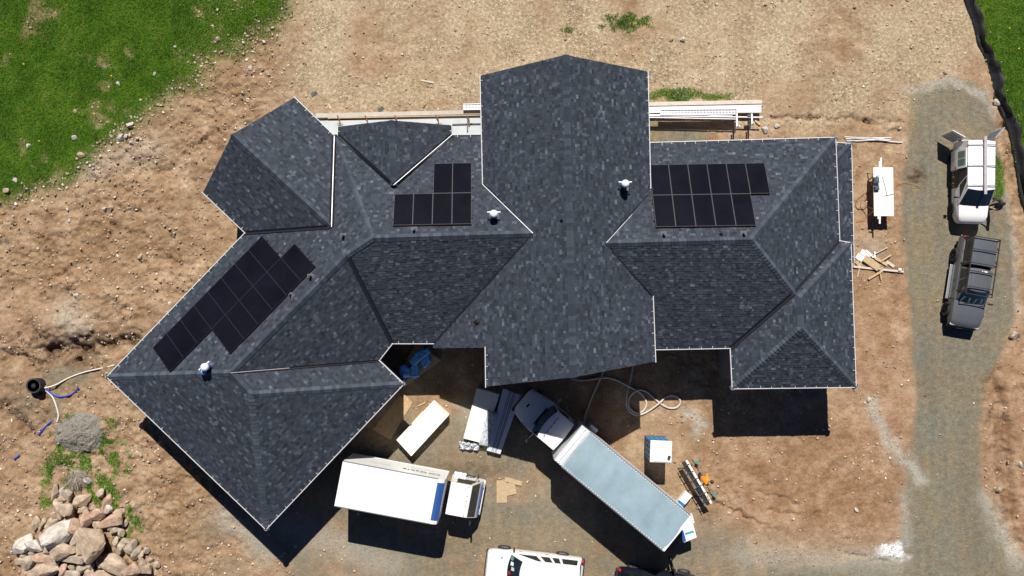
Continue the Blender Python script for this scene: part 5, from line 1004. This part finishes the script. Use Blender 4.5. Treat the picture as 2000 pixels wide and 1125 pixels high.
VV = (gv[:, None] + o8[None] * RR.uniform(.008, .026, (5200, 1, 1)) * RR.uniform(.6, 1.3, (5200, 6, 1))).reshape(-1, 3); o_ = np_mesh('gravel_grains', VV, (t8[None] + 6 * np.arange(5200)[:, None, None]).reshape(-1, 3), m_grav, np.repeat(np.clip(RR.normal(.6, .2, 5200), 0, 1), 6), mo); o_['kind'] = 'stuff'
# dry brush
br = MB(); p = W(150, 940, 0)
for i in range(190):
    a = rnd.uniform(0, 6.28); r0 = rnd.uniform(0, .35); L = rnd.uniform(.4, 1.0); b0 = Vector((r0 * math.cos(a), r0 * math.sin(a), .03)); a2 = rnd.gauss(-1.2, .8); b1 = b0 + Vector((L * .8 * math.cos(a2), L * .8 * math.sin(a2), rnd.uniform(.05, .4))); b2 = b1 + Vector((rnd.uniform(-.2, .2), rnd.uniform(-.2, .2), .05)); br.tube([b0, b1, b2], [.012, .009, .004], 3)
o = br.build('dry_brush', mat('dead_twigs', (.30, .26, .21), .9, var=.25)); o.location = (p.x, p.y + .4, .1); tag(o, 'tangle of grey dead twigs at the top of the rock pile', 'brush')
# ------------------------------------------------------------------ boulders
def rock_mesh(seed, sub=3, cuts=11):
    bm = bmesh.new(); bmesh.ops.create_icosphere(bm, subdivisions=sub, radius=1.0); R = random.Random(seed)
    for _ in range(cuts):
        nv = Vector((R.gauss(0, 1), R.gauss(0, 1), R.gauss(0, .8))).normalized(); d = R.uniform(.38, .78)
        for v in bm.verts:
            k = v.co.dot(nv) - d
            if k > 0: v.co -= nv * k * .93
    for v in bm.verts: v.co += Vector((R.gauss(0, .012), R.gauss(0, .012), R.gauss(0, .012)))
    me = bpy.data.meshes.new('boulder'); bm.to_mesh(me); bm.free(); me.polygons.foreach_set('use_smooth', [True] * len(me.polygons)); me.set_sharp_from_angle(angle=math.radians(13)); return me
def rock_mat(nm, c1, c2): return mat(nm, c1, .9, col2=c2, vscale=2.2, var=.25, bump=.7, bscale=9)
m_rk = [rock_mat('tan_rock', (.34, .25, .17), (.60, .47, .35)), rock_mat('pink_rock', (.40, .25, .17), (.62, .44, .32)), rock_mat('grey_rock', (.34, .27, .2), (.56, .47, .37)), rock_mat('pale_rock', (.45, .40, .34), (.72, .67, .6))]
RM = {}
def rmesh(i, k):
    if (i, k) not in RM: me = rock_mesh(100 + i); me.materials.append(m_rk[k]); RM[(i, k)] = me
    return RM[(i, k)]
def rock(px, py, rx, ry, ang, k, lab, grp, i, hz_=.6, sink=.35, name='boulder', z0=0.0):
    p = W(px, py, 0); o = bpy.data.objects.new(name, rmesh(i % 14, k)); link(o); h = hz_ * min(rx, ry) / 33.3; o.scale = (rx / 33.3 * 1.38, ry / 33.3 * 1.38, h * 1.6)
    o.rotation_euler = (rnd.uniform(-.15, .15), rnd.uniform(-.15, .15), -math.radians(ang)); o.location = (p.x, p.y, gz(p.x, p.y) + h * (1 - sink) + z0); tag(o, lab, 'boulder' if name == 'boulder' else 'rock', grp); return o
PILE = [(510, 700, 165, 95, -48, 3, 'largest wedge shaped pale boulder with white underside'), (870, 780, 158, 140, 20, 0, 'broad flat topped tan boulder in the middle of the pile'), (1040, 570, 125, 62, -32, 1, 'long pinkish boulder at the upper right of the pile'), (680, 610, 80, 66, 10, 1, 'rounded pinkish boulder above the broad flat one'),
 (780, 540, 52, 76, 5, 1, 'upright pinkish boulder near the top middle'), (890, 510, 70, 60, 15, 1, 0), (600, 460, 72, 64, 0, 0, 0), (720, 380, 84, 60, -18, 0, 'tan boulder with dark shadow under the dry twigs'), (485, 470, 50, 84, -18, 0, 0), (895, 305, 52, 44, 0, 2, 'squarish grey boulder alone at the top right'), (950, 390, 42, 74, 28, 1, 0),
 (450, 300, 30, 82, 14, 0, 'thin upright slab at the top left of the pile'), (510, 290, 27, 46, 5, 3, 'small pale pointed stone beside the thin slab'), (580, 325, 58, 54, 0, 2, 0), (270, 600, 33, 72, 12, 0, 'upright tan slab leaning at the left of the pile'), (420, 595, 72, 38, -34, 0, 0), (130, 820, 112, 62, -48, 3, 'long pale boulder at the far left edge'),
 (270, 810, 80, 60, 40, 3, 'white faced boulder left of the largest wedge'), (340, 740, 32, 66, -30, 1, 0), (560, 860, 112, 72, 5, 0, 'wide tan boulder just below the largest wedge'), (360, 940, 92, 58, 40, 1, 0), (700, 930, 138, 48, -10, 2, 'long low grey boulder under the broad flat one'), (740, 830, 50, 72, 8, 0, 'knobbly boulder standing on the broad flat one'), (670, 770, 36, 46, 0, 2, 0), (190, 990, 86, 54, -24, 2, 0),
 (100, 975, 44, 34, -20, 0, 0), (340, 1060, 136, 72, -8, 0, 'wide tan boulder near the bottom left'), (540, 1030, 44, 78, 5, 1, 0), (150, 1095, 58, 42, 0, 1, 0), (660, 1090, 84, 50, 0, 2, 0), (630, 1020, 42, 30, 0, 2, 0), (740, 1020, 58, 44, 0, 2, 0), (910, 965, 50, 48, 0, 2, 0), (1020, 1000, 136, 82, 28, 0, 'large angular boulder at the lower right'),
 (910, 1085, 160, 46, 2, 0, 'long tan slab cut off by the bottom edge'), (1210, 1060, 72, 100, 30, 1, 'big leaning pinkish boulder at the bottom right'), (1350, 1045, 70, 54, -32, 0, 0), (1210, 820, 58, 62, 40, 2, 'round grey boulder at the right of the pile'), (1245, 890, 40, 66, 40, 2, 0), (1300, 970, 38, 56, -10, 0, 0), (1350, 865, 30, 30, 0, 2, 0), (1060, 770, 36, 50, 0, 2, 0), (1110, 690, 32, 36, 0, 2, 0), (1035, 675, 48, 36, -20, 2, 0), (880, 610, 46, 36, 0, 0, 0),
 (1055, 510, 58, 34, -36, 0, 0), (970, 470, 36, 36, 0, 3, 0), (720, 480, 42, 36, 0, 0, 0), (820, 450, 36, 26, 0, 0, 0), (1120, 785, 42, 32, 0, 2, 0), (1100, 840, 42, 46, 0, 2, 0), (1290, 905, 36, 42, 0, 0, 0), (500, 375, 42, 32, 0, 0, 0), (620, 545, 44, 42, 0, 1, 0), (760, 190, 36, 31, 0, 3, 'lone pale rock on the weeds above the pile'), (160, 900, 48, 30, -25, 2, 0), (230, 890, 42, 36, 0, 0, 0), (830, 1000, 32, 36, 0, 2, 0), (1440, 1010, 26, 30, 0, 0, 0), (450, 515, 40, 40, 0, 0, 0), (1000, 640, 30, 26, 0, 2, 0), (540, 1110, 60, 26, 0, 0, 0), (790, 1080, 44, 40, 0, 0, 0), (1120, 600, 28, 34, 30, 0, 0), (330, 610, 26, 56, 20, 0, 0), (1380, 960, 24, 24, 0, 2, 0), (1160, 1110, 60, 40, 0, 0, 0), (400, 860, 36, 40, 0, 2, 0), (470, 980, 40, 30, 0, 2, 0)]
SZ = lambda a: 'large' if a > 70 else 'mid-sized' if a > 45 else 'small'
seen = {}
for i, (zx, zy, lx, ly, an, k, lab) in enumerate(sorted(PILE, key=lambda q: q[1])):
    px, py = 20 + zx / 5, 900 + zy / 5
    if not lab:
        hx = 'left' if zx < 480 else 'middle' if zx < 880 else 'right'; vy = 'top' if zy < 420 else 'upper' if zy < 640 else 'central' if zy < 860 else 'lower' if zy < 1020 else 'bottom'
        lab = f"{SZ((lx + ly) / 2)} {('tan', 'pinkish', 'grey', 'pale')[k]} {'long' if max(lx, ly) > 1.5 * min(lx, ly) else 'blocky'} boulder in the {vy} {hx} of the rock pile"
    if lab in seen:
        seen[lab] += 1; lab = f"{SZ((lx + ly) / 2)} {('tan', 'pinkish', 'grey', 'pale')[k]} stone, {('second', 'third', 'fourth', 'fifth', 'sixth', 'seventh')[seen[lab] - 2]} down in the {vy} {hx} of the rock pile"
    else: seen[lab] = 1
    rock(px, py, lx / 5, ly / 5, an, k, lab, 'boulders in the rock pile', i, .8, .22, z0=.38 * math.exp(-(((zx - 700) / 420) ** 2 + ((zy - 800) / 330) ** 2)) + (.08 if lx * ly > 6000 else 0))
FIELD = [(426, 77, 6, 'the bare strip at the grass edge'), (343, 92, 4, 'a dark hollow in the grass'), (232, 164, 5, 'the middle of the grass'), (149, 217, 5, 'the grass left of the wheel ruts'), (255, 245, 7, 'the grass edge by the soil bank'), (235, 269, 8, 'the soil bank at the grass edge'), (159, 303, 7, 'the grass edge above the bare slope'), (147, 268, 5, 'a sandy gap in the grass'), (57, 285, 5, 'the left part of the grass'), (14, 373, 7, 'the far left grass corner'), (30, 351, 6, 'the far left of the soil bank'), (302, 144, 4, 'the upper grass margin'), (415, 52, 4, 'the upper thin grass'),
 (246, 266, 4, 'the soil right of the largest bank stone'), (257, 279, 4, 'the soil under the grass edge'), (1311, 77, 5, 'the straw above the right block'), (1333, 78, 5, 'the straw right of its twin'), (490, 132, 6, 'the soil above the left gable'), (273, 502, 6, 'the open soil left of the angled array'), (150, 577, 5, 'the pale hump at the left'), (1944, 200, 8, 'the foot of the silt fence'), (1845, 141, 5, 'the head of the drive'), (1698, 780, 5, 'the start of the pale dust streak'), (1672, 996, 5, 'the red soil beside the lower drive'), (1952, 956, 6, 'the red bank right of the drive'), (1517, 247, 5, 'the soil by the right scaffold'), (1492, 253, 6, 'the soil under the right scaffold brackets'), (1978, 655, 8, 'the drive shoulder below the pickup'), (1990, 905, 6, 'the right edge of the red bank'), (205, 408, 5, 'the stony slope at upper left'), (218, 406, 6, 'the stony slope beside a paler stone'), (137, 430, 5, 'the bare slope at far left')]
for i, (x, y, r, lab) in enumerate(FIELD): rock(x, y, r, r * rnd.uniform(.6, .9), rnd.uniform(0, 180), 3 if i % 3 else 0, f'loose {"pale" if i % 3 else "tan"} stone on {lab}', 'loose stones', i, .7, .4, 'rock')
# ------------------------------------------------------------------ cutting table by the drive
TZ = .9; c = W(1725.5, 374.5, TZ); tw, tl = 39 / 33.9, 96 / 33.9
ct = empty('cutting_table', (c.x, c.y, 0), 0, 'white topped cutting table beside the drive', 'table')
slab(ct, 'table_top', mat('white_sheet_top', (.8, .79, .76), .6, var=.04, vscale=3), (0, 0, TZ), (tw, tl, .04), bevel=.004)
for s in (-1, 1):
    slab(ct, 'trestle_beam', m_wood, (0, s * tl * .36, TZ - .07), (tw * .95, .09, .09))
    for k in (-1, 1):
        for q in (-1, 1): MB().bar((k * tw * .38, s * tl * .36, TZ - .1), (k * tw * .46, s * tl * .36 + q * .25, 0), .05, .05).build('leg', m_wood, ct)
def on_table(name, x0, y0, x1, y1, wd, th, m, lab, cat, dz=0.0):
    A, B = W(x0, y0, TZ + .03), W(x1, y1, TZ + .03); c = (A + B) / 2; o = MB().bar(A - c, B - c, wd, th).build(name, m, None, bevel=.003); o.location = (c.x, c.y, TZ + .021 + th / 2 + dz); tag(o, lab, cat); return o
on_table('trim_board', 1720.5, 308, 1718, 437, .1, .03, m_pvc, 'longest white trim board hanging over both table ends', 'trim board'); on_table('trim_board', 1717.5, 315, 1715, 428, .07, .03, m_pvc, 'second white trim board left of the longest one', 'trim board')
on_table('trim_board', 1712, 380, 1708, 421, .06, .02, m_pvc, 'short white trim offcut at the lower left table corner', 'trim board', .0); on_table('trim_board', 1746, 407, 1734, 421, .05, .02, m_pvc, 'slanted white strip at the lower right table corner', 'trim board')
ts = empty('t_square', W(1730, 365, TZ + .025), 0, 'dark T-square lying on the white table', 'tool'); 
a, b_ = W(1723.5, 345, TZ + .025) - ts.location, W(1732.5, 381.5, TZ + .025) - ts.location; MB().bar(a, b_, .035, .008).build('blade', m_lead, ts); a, b_ = W(1727, 383, TZ + .025) - ts.location, W(1745, 379, TZ + .025) - ts.location; MB().bar(a, b_, .04, .016).build('head', m_lead, ts)
for (x, y, w_, h_, lab) in ((1711, 352.5, .3, .38, 'larger dark blue tool case on the table edge'), (1712, 367.5, .26, .26, 'smaller dark blue charger on the table edge')):
    q = W(x, y, TZ + .1); o = empty('tool_case', (q.x, q.y, TZ + .021), .05, lab, 'tool'); slab(o, 'case_body', mat('slate_plastic', (.05, .07, .12), .45, var=.2), (0, 0, .09), (w_, h_, .18), bevel=.03); slab(o, 'case_top', m_lead, (0, 0, .19), (w_ * .6, h_ * .4, .03), bevel=.01); MB().tube(smooth_path([(-.02, h_ * .45, .1), (.03, h_ * .6, .2), (.12, h_ * .65, .16)], 4), .025, 8).build('handle', m_plas, o, smooth=50)
tz = lambda L: [(1660 + x / 7.03, 300 + y / 7.03, *z) for x, y, *z in L]
hose('cable', tz([(290, 520, .3), (220, 545), (150, 590), (90, 650), (80, 720), (110, 760), (170, 770), (215, 830), (225, 880)]), .014, m_blk, 'black cable looping out left of the table', 'cable', n_=5)
hose('cable', tz([(240, 590, .2), (200, 655), (155, 680), (145, 730), (180, 765), (240, 735), (290, 715, .2)]), .014, m_blk, 'inner black cable loop beside the table', 'cable', n_=5)
m_oc = mat('orange_cord', (.55, .08, .02), .6)
hose('extension_cord', tz([(80, 945), (150, 930), (240, 935), (330, 900)]), .012, m_oc, 'orange cord running from the wall under the table', 'cord', n_=5)
hose('extension_cord', [(1748, 365), (1765, 358), (1785, 362), (1798, 370), (1800, 384)], .012, m_oc, 'orange cord curling on the drive right of the table', 'cord', n_=5)
# scrap lumber
lz = lambda x, y: (1650 + x / 4.164, 290 + y / 4.164)
SCR = [((95, 870), (150, 905), .35, .03, m_pvc, 'short wide white offcut at the top of the scrap heap'), ((130, 835), (200, 880), .3, .03, m_pvc, 'white offcut second from the top of the heap'), ((165, 830), (230, 885), .14, .03, m_pvc, 'narrow white offcut beside the wide ones'), ((150, 890), (270, 975), .42, .04, m_card, 'widest tan board in the scrap heap'), ((240, 890), (340, 948), .16, .05, m_wood, 'dark edged board right of the widest one'),
 ((240, 840), (238, 890), .1, .04, m_pvc, 'small upright white block in the heap'), ((200, 880), (340, 806), .05, .03, m_pale, 'thin pale lath pointing to the upper right'), ((275, 925), (370, 865), .1, .05, m_wood, 'brown stick crossing the right of the heap'), ((335, 920), (395, 962), .16, .05, m_pale, 'short pale block at the right of the heap'), ((65, 962), (475, 1003), .12, .06, m_pale, 'longest pale timber lying below the heap'), ((185, 1063), (300, 995), .12, .05, m_wood, 'brown timber under the longest one'), ((275, 1000), (292, 1068), .06, .05, m_wood, 'short stick at the foot of the heap'), ((135, 905), (100, 1045), .05, .03, m_pale, 'thin lath pointing down to the left'), ((90, 920), (125, 960), .2, .03, m_card, 'small tan offcut against the house corner'), ((425, 985), (450, 985), .14, .1, m_pvc, 'small white block on the end of the longest timber'), ((255, 985), (300, 970), .07, .03, m_pale, 'tiny pale chip on the longest timber')]
for i, (a, b_, wd, th, m, lab) in enumerate(SCR): o = stick('scrap_board', lz(*a), lz(*b_), wd, th, m, lab, 'scrap wood', 'scrap wood by the right wing'); o.location.z += .035 * (i % 4); o.rotation_euler = (0, 0, 0)
for i, (a, b_, r) in enumerate((((1650, 272), (1740, 269), .03), ((1652, 276), (1738, 273), .03), ((1648, 268), (1725, 272), .025), ((1722, 275), (1762, 279), .03), ((1660, 270), (1732, 275.5), .025))):
    A, B = W(*a), W(*b_); A.z = B.z = .06 + .03 * (i % 3); c = (A + B) / 2; o = MB().tube([A - c, B - c], r, 8).build('white_pipe', m_pvc, None, smooth=50); o.location = c; tag(o, ('top long white pipe by the right eave', 'middle long white pipe by the right eave', 'shorter white pipe nearest the house corner', 'short white pipe end pointing at the drive', 'white pipe crossing over the others')[i], 'pipe')
# ------------------------------------------------------------------ patio slab, forms and pump-jack planks behind the house
def gpoly(name, pts, z0, z1, m, lab, cat, bev=.01):
    P = [W(x, y, z1) for x, y in pts]; c = sum(P, Vector((0, 0, 0))) / len(P); o = MB().prism([(p.x - c.x, p.y - c.y) for p in P], 0, z1 - z0).build(name, m, None, bevel=bev); o.location = (c.x, c.y, z0); tag(o, lab, cat); return o
m_conc = mat('new_concrete', (.50, .53, .54), .8, var=.1, vscale=1.5, bump=.2, bscale=30); m_conc2 = mat('old_concrete', (.46, .43, .38), .85, var=.12, vscale=2)
gpoly('patio_slab', [(618, 236), (940, 226), (985, 226), (985, 330), (640, 330)], .0, .2, m_conc, 'pale concrete patio slab behind the left wing', 'slab')
gpoly('concrete_kerb', [(616, 221.5), (938, 214.5), (938, 222.5), (618, 230)], .0, .26, m_conc2, 'long concrete kerb in front of the patio slab', 'kerb')
gpoly('form_board', [(640, 229.5), (938, 224), (938, 225.6), (640, 231.5)], .0, .34, m_wood, 'thin timber form board between kerb and slab', 'form board', .004)
m_rust = mat('rusty_steel', (.22, .10, .04), .8, var=.3)
for i, x in enumerate((660, 714, 772, 853, 913)):
    p = W(x, 229, .3); r = empty('form_bracket', (p.x, p.y, .2), 0, f'rusty form bracket, {("first", "second", "third", "fourth", "fifth")[i]} from the left along the patio edge', 'bracket', 'rusty form brackets')
    MB().tube(smooth_path([(-.03, .1, .12), (.0, .02, .14), (.1, -.2, .12), (.1, -.5, .06)], 4), .035, 8).build('rod', m_rust, r, smooth=50); MB().bar((-.05, -.38, .1), (.3, -.36, .1), .03, .03).build('cross_pin', m_rust, r)
for (a, b_, lab) in (((884, 245), (940, 243.5), 'dark bar in place of a rod shadow across the right end of the patio'),): stick('patio_shadow_bar', a, b_, .07, .06, m_lead, lab, 'pipe', z=.24)  # dark bars stand in for rod shadows on the slab
stick('patio_shadow_bar', (914, 232), (913.5, 258), .07, .06, m_lead, 'dark bar in place of a rod shadow lengthwise at the right end of the patio', 'pipe', z=.3)
def ladder_plank(name, a, b_, z, wd, n_, lab):
    A, B = W(*a, z), W(*b_, z); ax = B - A; h = math.atan2(ax.y, ax.x); L = ax.length; c = (A + B) / 2; r = empty(name, (c.x, c.y, z - .12), h, lab, 'scaffold plank')
    slab(r, 'deck', m_alu, (0, 0, .02), (L, wd * .9, .03))
    for s in (-1, 1): slab(r, 'side_rail', m_pvc, (0, s * wd / 2, .05), (L, .05, .12), bevel=.006)
    slab(r, 'mid_rail', m_pvc, (0, 0, .05), (L, .03, .06))
    for i in range(n_): slab(r, 'rung', m_pvc, (-L / 2 + L * (i + .5) / n_, 0, .05), (.05, wd, .05))
    for s in (-1, 1): slab(r, 'end_plate', m_pvc, (s * L / 2, 0, .05), (.03, wd + .04, .12))
    return r
ladder_plank('scaffold_plank', (905, 208.5), (960, 207.5), .5, .32, 9, 'white ladder-like plank end beside the tall gable, on the left')
ladder_plank('scaffold_plank', (1290, 219), (1438, 217.5), .85, .3, 24, 'white perforated plank lying right of the tall gable')
o = stick('timber_beam', (1262, 208), (1483, 203.5), .24, .12, m_pale, 'long pale timber beam right of the tall gable', 'timber beam', z=.5); o = stick('timber_beam', (1262, 216.5), (1483, 216.5), .5, .1, m_alu, 'ribbed metal deck under the white plank', 'deck', z=.45)
for i, (a, b_, r) in enumerate((((1262, 226), (1490, 229.5), .045), ((1262, 229.5), (1440, 233), .04), ((1262, 224), (1438, 227), .04))):
    A, B = W(*a, .75), W(*b_, .75); c = (A + B) / 2; o = MB().tube([A - c, B - c], r, 10).build('scaffold_pole', m_pvc if i == 0 else m_alu, None, smooth=50); o.location = c; tag(o, ('bright white scaffold pole, longest of the three', 'grey scaffold pole nearest the house', 'grey scaffold pole behind the white one')[i], 'pole')
for i, (x, y0, y1) in enumerate(((1438.5, 213, 249), (1468, 222, 244))):
    A, B = W(x, y0, .8), W(x + 1, y1, .8); c = (A + B) / 2; r = empty('pump_jack', (c.x, c.y, 0), 0, ('pump jack bracket at the end of the white plank', 'pump jack bracket at the end of the white pole')[i], 'bracket')
    q = Vector((c.x, c.y, 0)); MB().bar(A - q, B - q, .1, .08).build('arm', m_pvc, r, bevel=.01); MB().bar(B - q, B - q + Vector((0, 0, .45)), .07, .07).build('upright', m_alu, r); MB().bar(B - q + Vector((-.12, .3, -.02)), B - q + Vector((-.12, -.3, -.06)), .09, .12).build('foot_plate', m_steel, r)
    slab(r, 'leg', m_steel, (0, 0, .38), (.07, .07, .76)); MB().cyl((-.25, .2, .7), (.05, .2, .7), .12, .12, 12).build('winch', m_steel, r, smooth=40)
for i, (a, b_) in enumerate((((1452, 206), (1480, 212)), ((1474, 236), (1484, 244)))): stick('timber_block', a, b_, .12, .1, m_wood, ('timber offcut by the end of the pale beam', 'small timber block under the pump jack')[i], 'timber')
stick('timber_offcut', (822, 157), (847, 162), .09, .05, m_pale, 'short pale timber lying on the straw', 'timber'); stick('timber_offcut', (642, 203), (646, 213), .07, .04, m_pale, 'small pale timber chip above the patio kerb', 'timber')
for (x, y, lab) in ((614, 183, 'dark scrap of roofing on the straw above the left wing'), (744, 213, 'silvery scrap of flashing above the patio kerb'), (1986, 657, 'dark slate piece on the drive shoulder')):
    p = W(x, y, 0); o = MB().box((0, 0, .03), (.36, .2, .02), M=Euler((.12, .1, .4)).to_matrix()).box((.05, .03, .05), (.2, .14, .02), M=Euler((.2, -.1, 1.0)).to_matrix()).build('roofing_scrap', m_lead); o.location = (p.x, p.y, gz(p.x, p.y)); tag(o, lab, 'scrap')
# ------------------------------------------------------------------ silt fence
m_silt = mat('black_fabric', (.012, .012, .014), .65, var=.3, vscale=2, bump=.5, bscale=4, spec=.35)
sf_ = empty('silt_fence', W(1940, 160, 0), 0, 'sagging black silt fence along the grass edge', 'silt fence'); q0 = sf_.location
path = smooth_path([W(x, y, 0) for x, y in FENCE], 8); rows = []
for i, p in enumerate(path):
    t = (path[min(i + 1, len(path) - 1)] - path[max(i - 1, 0)]).normalized(); nv = Vector((-t.y, t.x, 0)); nv = nv if nv.x > 0 else -nv
    wv = math.sin(i * .21) * .10 + math.sin(i * .5 + 1) * .05; g0 = gz(p.x, p.y)
    rows.append([p + nv * (-.2 + wv * .4) + Vector((0, 0, g0 + .03)), p + nv * -.06 + Vector((0, 0, g0 + .05)), p + nv * (.05 + wv * .7) + Vector((0, 0, .26)), p + nv * (.16 + wv * 1.2) + Vector((0, 0, .5 + .08 * math.sin(i * .8)))])
k = len(rows[0]); mb = MB(); mb.add([v - q0 for r in rows for v in r], [(i * k + j, (i + 1) * k + j, (i + 1) * k + j + 1, i * k + j + 1) for i in range(len(rows) - 1) for j in range(k - 1)]); o = mb.build('fabric', m_silt, sf_, smooth=60); s = o.modifiers.new('thick', 'SOLIDIFY'); s.thickness = .01
for i in range(4, len(path), 14): p = path[i] - q0; MB().bar(p + Vector((.2, 0, 0)), p + Vector((.24, 0, .75)), .04, .04).build('stake', m_pale, sf_)
# dandelions beyond the fence
m_yel = mat('yellow_petals', (.75, .6, .02), .6)
for i, (x, y, lab) in enumerate(((1970, 56, 'yellow dandelion at the top right corner'), (1988, 96, 'yellow dandelion right of the fence bend'), (78, 276, 'yellow dandelion low in the left grass'), (186, 223, 'yellow dandelion near the grass rut'), (48, 126, 'yellow dandelion at the upper left'), (219, 149, 'yellow dandelion beside a stone in the grass'))):
    p = W(x, y, .1); r = empty('dandelion', (p.x, p.y, gz(p.x, p.y)), 0, lab, 'flower', 'dandelions'); MB().cyl((0, 0, 0), (0, 0, .2), .008, .006, 6).build('stem', m_grass, r); MB().lathe((0, 0, .19), [(.015, 0), (.045, .015), (.03, .03), (.01, .04)], 9).build('flower_head', m_yel, r)
